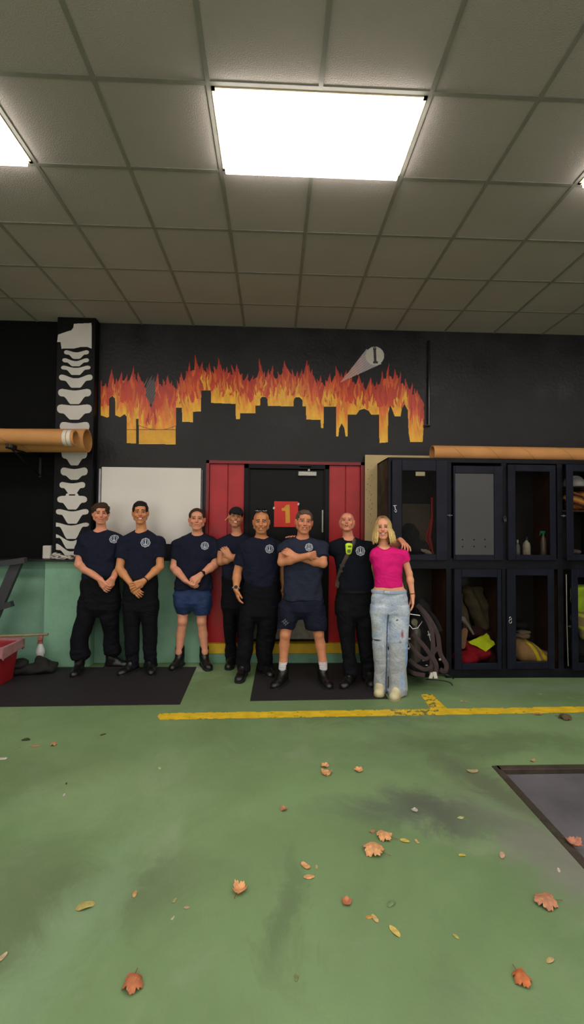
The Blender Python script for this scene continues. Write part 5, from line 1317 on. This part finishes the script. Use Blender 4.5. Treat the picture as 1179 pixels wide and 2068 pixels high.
        conform('eyelid', bt_, rows, None, fd, .0028, mat('lid_%d' % o['skin'][1], tuple(v*.55 for v in o['skin']), rough=.7), pe)
    if o.get('teeth'):
        mw = o.get('mw', .024)*.84; sm = o.get('smile', .5); hh = o['teeth']; ofz = o.get('tz', 0)
        tr, br_ = [], []
        n1 = 9; Vt = []; 
        for u in np.linspace(-1, 1, n1):
            x, y, z = u*mw, -.0965+.012*u*u, -.062+ofz+sm*.009*u*u*.72; h1 = hh*(1-.65*u*u)
            for (yy_, zz_) in ((y, z+h1), (y, z-h1), (y+.006, z-h1), (y+.006, z+h1)): Vt.append(hd((x, yy_, zz_)))
        Ft = [(4*i+j, 4*i+(j+1) % 4, 4*i+4+(j+1) % 4, 4*i+4+j) for i in range(n1-1) for j in range(4)]+[(0, 3, 2, 1), (4*n1-4, 4*n1-3, 4*n1-2, 4*n1-1)]
        MB().add(Vt, Ft).build('teeth', m_teeth, pe, False)
    # hair
    hr = o.get('hair')
    if hr:
        hcut = hr.get('line', .062); side = hr.get('side', -.02); vol = hr.get('vol', 1.0); wz = o.get('w', 1.0)*1.05
        hp = [Ell((0, .020, .040), (.081*vol*wz, .098, .085*vol)), Ell((0, -.012, .060), (.068*vol*wz, .074, .064*vol), k=.02), Ell((0, -.075, hcut-.090), (.060*wz, .075, .090), op='sub', k=.012),
              Cap((-.1, .004, -.012), (.1, .004, -.012), .026, .026, op='sub', k=.01), Half((0, .35, -1), -side+.0, .006)]
        if hr.get('quiff'): hp.insert(2, Ell((hr.get('qx', 0), -.048, .088), (.050, .040, .028*hr['quiff']), k=.02))
        if hr.get('side_off'):
            pass
        V2, F2 = nets(*field([Local(hp, hc, R, sc)], .004, lump(hr.get('rough', .004), hr.get('seed', 3), hr.get('freq', 60))))
        mesh('hair', V2, F2, mat('hair_%d_%d' % hr['rgb'][:2], hr['rgb'], rough=.75, var=.35, vscale=90, bump=.6, bscale=160, spec=.25), pe, True)
    # shirt
    neck = nb; R_n = o.get('ncr', .066)
    sp = [tor(0)]
    for (S0, e_, sr, d_) in slv: sp += [Sleeve(S0, e_, sr, d_)]
    sp += [Cap(nb+np.array([0, -.03, .035]), nb+np.array([0, .03, .09]), R_n, R_n*1.1, op='sub', k=.006, sq=(1, 0, 0), f=1.06)]
    fo_ = folds(o.get('fold', .0065), o.get('seed', 1), .8, .6)
    V3, F3 = nets(*field(sp, H_C, fo_)); shirt = mesh('t_shirt', V3, F3, o['shirt_mat'], pe, True); st_ = bvh(V3, F3)
    # collar rib
    ring = []
    for a_ in np.linspace(0, 2*math.pi, 37)[:-1]:
        dr = np.array([math.cos(a_)*R_n*1.06, math.sin(a_)*R_n*.98, 0]); p0 = nb+dr+np.array([0, 0.0, .25]); h_ = st_.ray_cast(Vector(p0), Vector((0, 0, -1)))
        z = h_[0][2] if h_[0] is not None and abs(h_[0][2]-nb[2]) < .09 else None
        ring.append((dr, z))
    zz = [z for _, z in ring if z is not None]
    if zz and o.get('collar', True):
        zm = np.mean(zz); pts = [nb*np.array([1, 1, 0])+dr+np.array([0, 0, (z if z is not None else zm)]) for dr, z in ring]
        pts.append(pts[0]); MB().tube(pts, .0065, 8, caps=False).build('collar', mat('collar_'+o['shirt_mat'].name, o.get('collar_rgb', (16, 17, 26)), rough=.9, spec=.1), pe, True)
    if o.get('badge'): badge(shirt_p(pe), st_, o['badge'], o.get('bs', 18), YP-.12*bulk, m_badge if o.get('bm') is None else o['bm'])
    # trousers or shorts
    hx_ = list(hips); l_ = hx_[-1]; hx_.append((l_[0]+9, l_[1]+4, l_[2]-4, .09*bulk)); hx_.append((l_[0]+17, l_[1]+13, l_[2]-13, .06))
    hq = lofts(hx_, lambda y, i: YP, lambda hw, i: .118*bulk, 0, k=.03, p=2.3, rnd=.012)
    fo2 = folds(o.get('tfold', .010), o.get('seed', 1)+40, .7, 1.0)
    def fo3(p):
        zlow = np.clip(1.3-p[:, 2]*2.2, .45, 1.4); return fo2(p)*zlow
    tp = [hq, tl[0], tl[1]]
    V4, F4 = nets(*field(tp, H_C, fo3 if not o.get('bare') else fo2))
    tr = mesh(o.get('trname', 'trousers'), V4, F4, o['tr_mat'], pe, True, col=o['tr_col'](V4, tl, o) if o.get('tr_col') else None); tt = bvh(V4, F4)
    if o.get('belt'):
        y0, x0, x1 = o['belt']; a_, c_ = P(x0, y0, YP), P(x1, y0, YP); hw = (c_[0]-a_[0])/2
        pts = [np.array([(a_[0]+c_[0])/2+hw*1.0*math.cos(t_), YP+.118*bulk*1.03*math.sin(t_), (a_[2]+c_[2])/2]) for t_ in np.linspace(0, 2*math.pi, 41)]
        MB().tube(pts, .013, 8, flat=1.4, caps=False).build('belt', o.get('belt_mat', m_belt), pe, True)
    if o.get('buckle'):
        c_ = P(o['buckle'][0], o['buckle'][1], YP-.128*bulk); MB().box(c_-np.array([.03, .006, .014]), c_+np.array([.03, .006, .014]), .004).build('belt_buckle', o.get('buckle_mat', mat('dull_buckle', (70, 70, 74), rough=.35, metal=.8)), pe)
    # footwear
    for k in (0, 1):
        if o.get('shoe'):
            boot(pe, ank[k][0], ank[k][1], o['shoe'], .255, .09, .046, 'shoe', True, o.get('zf', 0), .040)
        else:
            bt2 = o.get('boot_h', .2); boot(pe, ank[k][0], ank[k][1], m_boot, o.get('boot_s', .29), bt2, .049, 'boot', True, o.get('zf', 0), o.get('boot_r', .054))
        if o.get('sock'):
            a_ = ank[k][0]; ay = bare[k][2]; p1 = P(ay[0], ay[1]+2, legY(k, ay[1]))
            blob('sock', [Cap(np.array([a_[0], a_[1]+.0, .16]), p1, .045, .046), ] , mat('white_sock', (206, 200, 202), rough=.9, bump=.3), pe, .005, lambda p: .0012*np.sin(p[:, 2]*300))
    # wrist things
    for (key, f_, rgb, r_) in o.get('watch', []):
        E0, W0 = watchers[key]; u = nrm(W0-E0); c_ = E0+(W0-E0)*f_
        ref = nrm(np.cross(u, (0, 0, 1))); b2 = np.cross(u, ref); rr = r_
        pts = [c_+rr*(ref*math.cos(t_)+b2*math.sin(t_)) for t_ in np.linspace(0, 2*math.pi, 25)]
        wch = MB().tube(pts, .009 if r_ > .03 else .005, 8, caps=False, flat=.6).build('watch_strap' if r_ > .03 else 'bracelet', mat('band_%d' % rgb[0], rgb, rough=.4), pe, True)
        if r_ > .033:
            fdv = nrm(np.array([0, -1., 0])-u*(u@np.array([0, -1., 0]))); MB().lathe(c_+fdv*(rr-.002), [(.017, 0), (.018, .006), (.014, .010)], 18, fdv).build('watch_face', mat('watch_face_%d' % rgb[0], o.get('wf', (30, 30, 34)), rough=.2), wch, True)
    return dict(pe=pe, J=J, hd=hd, YP=YP, tree=st_, btree=bt_, ttree=tt, hc=hc, R=R, sc=sc, nb=nb, bulk=bulk, shirt=shirt)
def shirt_p(pe): return pe
class Sleeve:                        # a tapered sleeve ending in a flat hem
    op = 'add'; k = .035
    def __init__(s, a, e, sr, d):
        s.c = Cap(a, e+d*.05, sr[0], sr[1]); s.e, s.d = e, d; s.lo, s.hi = s.c.lo, s.c.hi
    def __call__(s, p): return smax(s.c(p), (p-s.e)@s.d, .008)

SK1 = (216, 146, 116); SK2 = (206, 138, 92); SK3 = (216, 148, 118); SK4 = (198, 134, 98); SK5 = (204, 136, 92); SK6 = (206, 136, 100); SK7 = (214, 142, 112); SK8 = (228, 160, 126)
DN = (0, .25, -1); IN = (0, 1, -.2)
people = {}
people[1] = make_person(dict(label='young man with curly brown hair in navy t-shirt at the left end of the row', feet=[(148, 1370, 160), (251, 1348, 227)], maxY=5.17, Y=5.07,
    skin=SK1, zf=.006, fx=203.5, crown=1017, chin=1059, rot=(.06, .02, .0), neck=(203.5, 1072), smile=1.0, mw=.030, open=.0, eye=.0035, brow=(74, 50, 36), iris=(40, 30, 26), jaw=1.08, stubble=.12, smilefold=1, w=1.02,
    hair=dict(rgb=(64, 44, 30), vol=1.10, line=.058, side=-.035, rough=.009, freq=70, quiff=1.3, seed=4),
    shirt=[(1069, 190, 217), (1075, 174, 233), (1084, 163, 244), (1100, 163, 241), (1122, 166, 238), (1145, 168, 236), (1168, 168, 237)],
    hips=[(1160, 168, 238), (1185, 163, 240), (1212, 160, 243), (1228, 159, 243)],
    legs=[[(1212, 159, 201), (1240, 156, 196), (1262, 150, 188), (1290, 143, 179), (1308, 142, 177), (1322, 143, 182), (1330, 147, 178)], [(1212, 200, 243), (1250, 203, 239), (1275, 208, 240), (1300, 210, 241), (1316, 211, 245), (1324, 213, 242)]],
    armL=dict(s=(168, 1088), e=(159, 1140, -.03), w=(202, 1170, -.17), t=(214, 1188, -.19), n=(.2, 1, .2), th=1, curl=.55, splay=.2), armR=dict(s=(237, 1088, .03), e=(242, 1142, .10), w=(228, 1168, -.16), t=(208, 1190, -.155), n=(0, 1, .1), th=-1, curl=.35),
    badge=(227.5, 1089), bs=17, shirt_mat=m_navy, tr_mat=m_trs, seed=1, boot_h=.24, tfold=.012))
people[2] = make_person(dict(label='tall man with short dark hair in navy t-shirt before the whiteboard, second from the left', feet=[(240, 1367, 268), (306, 1366, 303)],
    skin=SK2, zf=.006, fx=283.5, crown=1014, chin=1059, rot=(0, -.03, -.02), neck=(285.5, 1074.5), smile=1.1, mw=.031, open=.005, teeth=.0052, tz=.001, eye=.005, brow=(40, 28, 22), jaw=.92, w=.93, ear=1.15, smilefold=1, stubble=.1,
    hair=dict(rgb=(30, 23, 20), vol=1.04, line=.068, side=.0, rough=.003, quiff=1.3, qx=-.01, seed=2),
    shirt=[(1071, 272, 300), (1079, 257, 315), (1089, 246, 326), (1105, 248, 325), (1125, 251, 319), (1145, 252, 317), (1168, 253, 316)],
    hips=[(1162, 252, 317), (1190, 249, 319), (1215, 248, 320), (1230, 248, 320)],
    legs=[[(1215, 248, 284), (1240, 248, 284), (1264, 250, 282.5), (1300, 252, 281), (1325, 254, 280), (1346, 254, 280)], [(1215, 283, 320), (1240, 284, 319), (1264, 286, 318), (1300, 289, 317), (1325, 290, 316), (1345, 290, 317)]],
    armL=dict(s=(250, 1093, -.02), e=(241, 1148, -.07), w=(266, 1181, -.16), t=(287, 1207, -.17), n=(.0, 1, .1), th=1, curl=.35), armR=dict(s=(322, 1093), e=(323, 1144, -.02), w=(291, 1173, -.18), t=(256, 1190, -.20), n=(0, 1, .1), th=-1, curl=.25, splay=.2),
    badge=(293, 1096), bs=19, belt=(1168, 253, 316), shirt_mat=m_navy, tr_mat=m_trs, seed=2, watch=[('armR', .93, (46, 36, 34), .032)], arm=.92))
people[3] = make_person(dict(label='man in navy t-shirt and blue shorts with hands clasped, between whiteboard and red panel', feet=[(346, 1356, 362), (422, 1354, 413)], maxY=5.22, Y=5.18, boot_s=.27,
    skin=SK3, zf=.006, fx=397.5, crown=1028, chin=1071.5, rot=(.0, -.05, 0), neck=(398.5, 1080), smile=.6, mw=.023, eye=.003, shut=1, brow=(120, 84, 64), jaw=1.1, w=1.03, stubble=.12,
    hair=dict(rgb=(60, 42, 34), vol=1.0, line=.088, side=.02, rough=.003, seed=6),
    shirt=[(1077, 383, 413), (1084, 368, 431), (1094, 354, 441), (1110, 358, 438), (1130, 358, 430), (1160, 355, 428), (1176, 353, 429), (1189, 351, 430)],
    hips=[(1180, 353, 428), (1200, 351, 428), (1216, 350, 428)],
    legs=[[(1200, 350, 391), (1222, 352, 388), (1239, 357, 384)], [(1200, 389, 428), (1222, 389, 427), (1240, 391, 424)]],
    bare=[((368.5, 1254, .051), (365, 1281, .050), (362, 1316, .037)), ((407, 1254, .051), (410, 1281, .050), (413.5, 1315, .037))],
    armL=dict(s=(359, 1098), e=(351, 1146, -.02), w=(374, 1172, -.18), t=(396, 1190, -.21), n=(.3, .5, 1), th=1, curl=.6), armR=dict(s=(436, 1098), e=(433, 1141, -.02), w=(405, 1161, -.19), t=(378, 1180, -.23), n=(0, 1, -.4), th=-1, curl=.65),
    badge=(413, 1102.5), bs=16.5, shirt_mat=m_navy, tr_mat=mat('blue_shorts_cloth', (27, 48, 88), rough=.75, var=.1, vscale=20, bump=.2, crease=.32), trname='shorts', seed=3, bulk=1.08, boot_h=.2, tfold=.008,
    watch=[('armR', .9, (18, 18, 20), .037)], fold=.0075))
people[4] = make_person(dict(label='smiling man in a black cap with arms crossed before the red panel', feet=[(461, 1354, 467), (492, 1350, 488)],
    skin=SK4, fx=475.5, crown=1026, chin=1066, rot=(.05, -.12, .14), neck=(479, 1080), smile=1.2, mw=.031, open=.0055, teeth=.0055, tz=.001, eye=.0038, brow=(40, 28, 22), jaw=.96, w=.96, smilefold=1, stubble=.25,
    hair=dict(rgb=(34, 26, 24), vol=.99, line=.06, side=-.01, rough=.002),
    shirt=[(1078, 463, 496), (1085, 449, 509), (1093, 442, 518), (1110, 446, 514), (1140, 448, 508), (1166, 449, 504)],
    hips=[(1160, 449, 505), (1190, 447, 505), (1225, 447, 504)],
    legs=[[(1212, 447, 478), (1250, 450, 478), (1290, 453, 477), (1320, 455, 477), (1340, 456, 477)], [(1212, 477, 505), (1250, 478, 504), (1290, 479, 503), (1340, 481, 501)]],
    armL=dict(s=(449, 1096), e=(446, 1134, -.06), w=(482, 1123, -.21), t=(510, 1116, -.14), n=(0, 1, 0), th=1, curl=.6, splay=.03, tc=.9, sl=.42), armR=dict(s=(511, 1096), e=(506, 1136, -.08), w=(466, 1125, -.165), t=(451, 1106, -.15), n=(.1, 1, -.3), th=-1, curl=.55, splay=.04, tc=.8, sl=.5),
    shirt_mat=m_navy, tr_mat=m_trs, seed=4, Y=5.16, belt=(1167, 449, 504)))
people[5] = make_person(dict(label='bald man with sunglasses on his head, navy t-shirt and black trousers, in the middle', feet=[(481, 1380, 490), (548, 1371, 536)],
    skin=SK5, zf=.006, fx=527.5, crown=1032, chin=1078, rot=(-.03, .04, 0), neck=(526.5, 1087), smile=.8, mw=.027, open=.003, teeth=.0030, eye=.0042, brow=(52, 36, 28), jaw=1.1, w=1.0, ear=1.05, stubble=.3, smilefold=1,
    shirt=[(1084, 508, 546), (1092, 491, 561), (1101, 482, 569), (1120, 485, 566), (1145, 489, 565), (1165, 491, 564), (1177, 495, 562), (1183, 504, 556)],
    hips=[(1172, 493, 565), (1200, 489, 568), (1225, 487, 568), (1240, 486, 567)],
    legs=[[(1222, 485, 526), (1256, 483, 516), (1288, 480.5, 512), (1320, 477, 511), (1345, 478, 505), (1354, 479, 504)], [(1222, 524, 567), (1256, 519, 562), (1288, 517, 557), (1320, 515, 551), (1340, 519, 550), (1350, 520, 550)]],
    armL=dict(s=(490, 1106), e=(479, 1158, -.0), w=(476.5, 1190, -.07), t=(483, 1216, -.10), n=(1, .2, 0), th=-1, curl=.35, splay=.1, sl=.66), armR=dict(s=(561, 1106), e=(571, 1152, .05), w=(573, 1184, .05), t=(573, 1208, .03), n=(-1, .3, 0), th=1, curl=.3),
    badge=(544, 1109), bs=18, shirt_mat=m_navy, tr_mat=m_trs, seed=5, bulk=1.2, watch=[('armL', .92, (190, 186, 180), .035)], wf=(24, 24, 26), tfold=.011, nk=1.08))
people[6] = make_person(dict(label='man with grey brown hair and arms crossed in navy t-shirt, shorts and white socks', feet=[(552, 1393, 571), (666, 1394, 652)],
    skin=SK6, zf=.006, fx=614, crown=1031, chin=1079, rot=(.12, -.02, .08), neck=(611, 1087), smile=.8, mw=.027, open=.003, teeth=.0028, eye=.004, brow=(110, 84, 66), jaw=1.0, w=1.0, ear=1.1, smilefold=1, stubble=.1,
    hair=dict(rgb=(92, 74, 62), vol=1.0, line=.076, side=.012, rough=.003, quiff=.8, seed=8),
    shirt=[(1085, 594, 628), (1091, 577, 647), (1101, 566, 659), (1120, 569, 656), (1145, 574, 650), (1175, 573, 649), (1195, 570, 650), (1210, 568, 651)],
    hips=[(1198, 570, 650), (1215, 567, 654), (1232, 564, 656)],
    legs=[[(1222, 563, 610), (1250, 561, 603), (1268, 559, 595)], [(1222, 609, 657), (1250, 612, 659), (1270, 617, 659)]],
    bare=[((576, 1281, .052), (574, 1303, .051), (572, 1336, .040)), ((643, 1279, .052), (647, 1303, .051), (651.5, 1335, .040))],
    armL=dict(s=(575, 1104), e=(569, 1135, -.08), w=(622, 1122, -.235), t=(652, 1119, -.10), n=(0, 1, .0), th=1, curl=.75, splay=.02, tc=.9, sl=.40), armR=dict(s=(649, 1102), e=(652, 1138, -.09), w=(597, 1124, -.17), t=(571, 1109, -.15), n=(.2, 1, -.5), th=-1, curl=.6, splay=.03, tc=.9, sl=.6),
    badge=(624, 1105.5), bs=16.5, shirt_mat=m_navy2, tr_mat=m_navy, trname='shorts', seed=6, bulk=1.12, sock=True, boot_h=.19, boot_s=.30, fold=.0075, nk=1.08))
people[7] = make_person(dict(label='bald man looking up with open mouth, radio strap with lime device across his chest', feet=[(692, 1394, 708), (750, 1391, 744)],
    skin=SK7, zf=.006, fx=700.5, crown=1035, chin=1076, rot=(-.04, -.26, 0), neck=(704.5, 1089), smile=.1, mw=.018, open=.007, teeth=.0022, tz=.005, eye=.0035, brow=(150, 100, 78), jaw=1.06, w=1.02, ear=1.2, stubble=.15, buzz=.12,
    shirt=[(1087, 687, 723), (1093, 672, 740), (1102, 664, 750), (1120, 674, 750), (1145, 679, 751), (1170, 681, 753), (1192, 682, 754)],
    hips=[(1186, 681, 755), (1212, 677, 756), (1240, 676, 756)],
    legs=[[(1225, 676, 717), (1262, 681, 716), (1297, 687, 717), (1335, 691, 720), (1360, 694, 724), (1370, 696, 722)], [(1225, 716, 756), (1262, 718, 755), (1297, 722, 755), (1335, 727, 756), (1360, 730, 757), (1370, 731, 757)]],
    armL=dict(s=(676, 1105, .02), e=(634, 1112, .20), w=(602, 1094, .13), t=(584, 1078, .02), n=(-.1, -.5, -1), th=1, curl=.35, sl=.5, splay=.3), armR=dict(s=(742, 1103, .0), e=(787, 1112, .02), w=(808, 1091, -.14), t=(823, 1105, -.27), n=(-.1, -.1, -1), th=-1, curl=.5, sl=.5, splay=.35),
    badge=(728, 1113), bs=20, belt=(1193, 682, 755), shirt_mat=m_blk, tr_mat=m_trs, seed=7, collar_rgb=(12, 14, 20), tfold=.012, nk=1.05))
# jeans: washed denim with worn knees and paint stains
def jeans(V, tl, o):
    n = np.sin(V[:, 0]*31+np.sin(V[:, 2]*17))*np.sin(V[:, 2]*23+1)
    base, pale, grey, sky = [np.array(lin(c_)) for c_ in ((152, 168, 192), (198, 206, 216), (160, 162, 162), (140, 170, 214))]
    Yj = 4.33
    def uv(px, py): q = P(px, py, Yj); return q[0], q[2]
    w_ = np.clip(.5+.35*n, 0, 1)[:, None]; col = base*(1-w_)+pale*w_
    zk = uv(780, 1290)[1]; lw = np.clip((zk-V[:, 2])/.12, 0, 1)[:, None]*.75; col = col*(1-lw)+grey*lw
    def spot(px, py, rx, ry, c_, st=.9, a=0.0):
        nonlocal col
        x, z = uv(px, py); dx, dz = V[:, 0]-x, V[:, 2]-z; ca, sa = math.cos(a), math.sin(a); dx, dz = ca*dx+sa*dz, -sa*dx+ca*dz
        g_ = np.clip(1.4-1.4*((dx/rx)**2+(dz/ry)**2)**.5, 0, 1)*st*(V[:, 1] < 4.45); g_ = g_[:, None]; col = col*(1-g_)+np.array(lin(c_))*g_
    spot(809, 1278, .018, .055, (150, 62, 48), .9); spot(805, 1294, .022, .016, (120, 98, 62), .7); spot(800, 1251, .020, .009, (20, 20, 26), 1, .6)
    spot(757, 1270, .03, .05, (170, 164, 110), .5); spot(760, 1240, .04, .03, (168, 166, 124), .4)
    spot(762, 1293.5, .056, .014, (16, 16, 22), 1, .05); spot(819, 1320, .028, .20, (124, 160, 212), .85); spot(808, 1370, .03, .12, (132, 166, 214), .7)
    spot(774, 1306, .005, .05, (216, 220, 224), .9); spot(760, 1291, .05, .006, (220, 224, 226), .8); spot(800, 1262, .05, .05, (176, 178, 172), .4)
    seam = np.abs(V[:, 0]-uv(782, 1300)[0]) < .008
    col = np.where((seam & (V[:, 2] < uv(782, 1240)[1]))[:, None], np.array(lin((86, 104, 130))), col)
    return col
m_pink = mat('hot_pink_cotton', (216, 22, 116), rough=.75, var=.06, vscale=20, bump=.15, bscale=80, spec=.2, crease=.32)
people[8] = make_person(dict(label='smiling woman with blond hair in pink crop top and pale stained jeans', feet=[(764, 1411, 767), (792, 1418, 803)],
    skin=SK8, fx=773, crown=1043, chin=1089, rot=(-.02, .0, -.04), neck=(775, 1105), smile=1.3, mw=.031, open=.0055, teeth=.0050, tz=.0015, eye=.0036, brow=(126, 88, 60), jaw=.92, w=.92, smilefold=1, lip=(176, 84, 84),
    shirt=[(1103, 761, 789), (1109, 755, 806), (1117, 752, 816), (1130, 751, 813), (1145, 752, 811), (1160, 755, 811), (1174, 756, 812), (1185, 756, 813)],
    belly=[(1175, 758, 812), (1188, 756, 815), (1200, 754, 818)],
    hips=[(1191, 752, 818), (1205, 750, 821), (1222, 749, 825), (1236, 748, 826)],
    legs=[[(1222, 748, 784), (1250, 749, 783.5), (1280, 751, 783), (1320, 753, 783.5), (1360, 755, 784), (1388, 756, 784), (1397, 756, 783)], [(1222, 782, 826), (1250, 783, 826), (1280, 784, 824), (1320, 785, 822), (1360, 785, 821), (1390, 784, 821), (1402, 785, 820)]],
    armL=dict(s=(759, 1118), e=(755, 1150, .24), w=(726, 1166, .42), t=(708, 1160, .42), n=(0, -1, 0), th=1, curl=.2, sl=.3, sr=(.058, .052)), armR=dict(s=(814, 1118), e=(826, 1158, .0), w=(833, 1202, -.03), t=(834, 1240, -.06), n=(-1, .2, 0), th=-1, curl=.25, splay=.15, sl=.32, sr=(.058, .054), tc=.3),
    shirt_mat=m_pink, tr_mat=mat('washed_denim', attr=True, rough=.85, var=.12, vscale=60, bump=.3, bscale=120, spec=.15, crease=.32), tr_col=jeans, trname='jeans', seed=8, bulk=.84, fold=.005, tfold=.010, arm=.70, hs=.88, nk=.82, ncr=.068, collar_rgb=(190, 18, 100),
    shoe=mat('cream_shoe', (208, 196, 160), rough=.6, var=.08), belt=(1194, 752, 818), belt_mat=mat('denim_waistband', (150, 168, 190), rough=.85, bump=.2), buckle=(781, 1195), buckle_mat=mat('silver_bits', (190, 192, 196), rough=.3, metal=.8), watch=[('armR', .93, (60, 40, 36), .026)]))

# ---- extras worn by single people
def head_local(p_, prims, name, m, h=.004, disp=None):
    return blob(name, [Local(prims, p_['hc'], p_['R'], p_['sc'])], m, p_['pe'], h, disp)
p4 = people[4]
cap_m = mat('black_cap_cloth', (20, 19, 22), rough=.85, var=.1, bump=.2, bscale=90)
cp = head_local(p4, [Ell((0, .004, .050), (.087, .113, .086)), Half((0, -.06, -1), -.046)], 'cap', cap_m)
head_local(p4, [Cap((-.038, -.130, .036), (.038, -.130, .036), .026, .026, sq=(0, 0, 1), f=.28), Cap((-.036, -.105, .045), (.036, -.105, .045), .034, .034, sq=(0, 0, 1), f=.25)], 'cap_brim', cap_m).parent = p4['pe']
b = MB(); h4 = p4['hd']; b.tube([h4((-.082, .02, .03)), h4((-.098, .02, -.02)), h4((-.12, .015, -.045))], .003, 6); b.build('cap_cord', mat('pale_cord', (196, 176, 140)), p4['pe'], True)
p5 = people[5]; h5 = p5['hd']
lens = mat('black_sunglass_lens', (10, 10, 12), rough=.1, spec=.8)
for s in (-1, 1):
    head_local(p5, [Ell((s*.034, -.040, .122), (.033, .011, .020), R=rotm(-s*.2, -.5, 0))], 'sunglass_lens', lens, .003)
b = MB(); b.tube([h5((-.06, -.035, .112)), h5((0, -.045, .124)), h5((.06, -.035, .112))], .0035, 6)
for s in (-1, 1): b.tube([h5((s*.062, -.035, .112)), h5((s*.080, .0, .075)), h5((s*.084, .04, .04))], .003, 6)
b.build('sunglass_frame', lens, p5['pe'], True)
# radio strap and lime device
p7 = people[7]; t7 = p7['tree']
def on_chest(px, py, off=.006, tree=t7, Yp=None):
    s0 = EYE+(P(px, py, 4.0)-EYE); d = ray(px, py); d = d/np.linalg.norm(d); h_ = tree.ray_cast(Vector(EYE), Vector(d))
    q = np.array(h_[0]) if h_[0] is not None else P(px, py, p7['YP']-.12)
    return q-np.array([0, off, 0])
pts = [on_chest(x, y, .004) for x, y in ((717, 1090), (714, 1096), (710, 1104), (705, 1114), (699, 1126), (694, 1136), (689, 1148), (685, 1160), (682, 1172), (680, 1186))]
b = MB(); b.tube([p7['nb']+np.array([.075, .06, .012])]+pts, .021, 10, flat=.22, nrm=(0, 1, 0)); b.build('radio_strap', mat('brown_leather_strap', (64, 50, 44), rough=.5), p7['pe'], True)
b = MB(); c_ = on_chest(690, 1142, .012); b.obox(c_, (.022, 0, .008), (0, .006, 0), (-.006, 0, .016)); c_ = on_chest(688, 1154, .012); b.obox(c_, (.018, 0, .006), (0, .005, 0), (-.003, 0, .008)); b.build('strap_clasp', mat('black_clasp', (14, 14, 15), rough=.3), p7['pe'])
c_ = on_chest(704, 1108.5, .022)
m_lm = mat('lime_plastic', (190, 226, 44), rough=.4, var=.03)
dev = blob('lime_device', [Cap(c_+np.array([-.002, 0, .026]), c_+np.array([-.004, 0, -.028]), .036, .030, sq=(0, 1, 0), f=.4), Cap(c_+np.array([-.022, 0, .040]), c_+np.array([.020, 0, .040]), .016, .016, k=.01, sq=(0, 1, 0), f=.8)], m_lm, p7['pe'], .004)
b = MB(); b.box(c_+np.array([-.020, -.019, -.036]), c_+np.array([.014, -.012, -.004]), .003); b.box(c_+np.array([-.014, -.019, .018]), c_+np.array([.020, -.012, .034]), .003); b.build('device_screen', mat('olive_screen', (84, 96, 24), rough=.3), dev)
# small logos
badge(people[6]['pe'], people[6]['ttree'], (575.5, 1252), 17, people[6]['YP'], mat('faded_print', (92, 100, 116), rough=.8), 'shorts_print', 2)
c_ = P(572, 1115, people[6]['YP']-.16)
b = MB(); E0 = people[6]['J']((573, 1112, -.02)); b.tube([E0+np.array([math.cos(a_)*.058, math.sin(a_)*.058, -.004*math.cos(a_)]) for a_ in np.linspace(0, 2*math.pi, 25)], .009, 8, caps=False); b.build('white_arm_band', mat('white_band', (210, 206, 200)), people[6]['pe'], True)
# the woman's hair: root shell and locks
p8 = people[8]; hd8 = p8['hd']
def hair_col(V, s=0):
    return None
m_bl = mat('blond_hair', attr=True, rough=.5, var=.22, vscale=60, bump=.4, bscale=140, spec=.4)
shell = [Ell((0, .022, .042), (.080, .098, .086)), Cap((0, .05, .0), (0, .055, -.12), .072, .062, k=.04), Ell((0, -.085, -.03), (.062, .085, .115), op='sub', k=.01), Ell((0, -.075, .035), (.048, .06, .055), op='sub', k=.01)]
V5, F5 = nets(*field([Local(shell, p8['hc'], p8['R'], p8['sc'])], .004, lump(.002, 5, 90)))
cb = np.array(lin((168, 132, 84))); 
mesh('hair_shell', V5, F5, m_bl, p8['pe'], True, col=np.tile(cb, (len(V5), 1)))
rs = np.random.RandomState(11)
HV, HF, HCc = [], [], []
for k_ in range(150):
    side = -1 if k_ % 2 else 1
    phi = side*(.62+rs.rand()*2.5)          # 0 = front
    top = np.array([.006*side, -.066+.10*min(1, (abs(phi)-.6)/2)+.01*rs.rand(), .112+.010*rs.rand()])
    L_ = -.172+.045*rs.rand()-(.0 if side > 0 else -.0); fl = 1+.10*rs.rand()+(.12 if side > 0 else 0.0)
    px_, py_ = math.sin(phi), -math.cos(phi)
    pts = [top]
    for e_, rr, z in ((.55, .8, .098), (.86, .95, .066), (1.0, 1.03, .030), (1.02, 1.06, -.01), (1.10*fl, 1.06, -.05), (1.17*fl, 1.02, -.09), (1.24*fl, 1.0, -.13), (1.22*fl, .98, L_)):
        wob = .0018*math.sin(z*34+k_); pts.append(np.array([px_*.083*e_+wob, .016+py_*.094*rr*min(1, e_+.12)+wob*.6, z]))
    wr = rs.uniform(.008, .014); rad = [wr*.5]+[wr]*6+[wr*.75, wr*.25]
    pts = [hd8(q) for q in pts]; n0 = len(HV)
    mb_ = MB(); mb_.tube(pts, [r_*1.0 for r_ in rad], 7, flat=.6, nrm=(px_, py_, .05)); HF += [tuple(i+n0 for i in f_) for f_ in mb_.F]
    tone = rs.rand(); c_tip = np.array(lin((222, 188, 124)))*(.75+.4*tone); c_root = np.array(lin((120, 88, 56)))*(.8+.4*tone)
    for i in range(len(pts)):
        t_ = min(1, i/4.5); HCc += [c_root*(1-t_)+c_tip*t_]*7
    HV += mb_.V
me8 = mesh('hair', np.array(HV), HF, m_bl, p8['pe'], True, col=np.array(HCc))
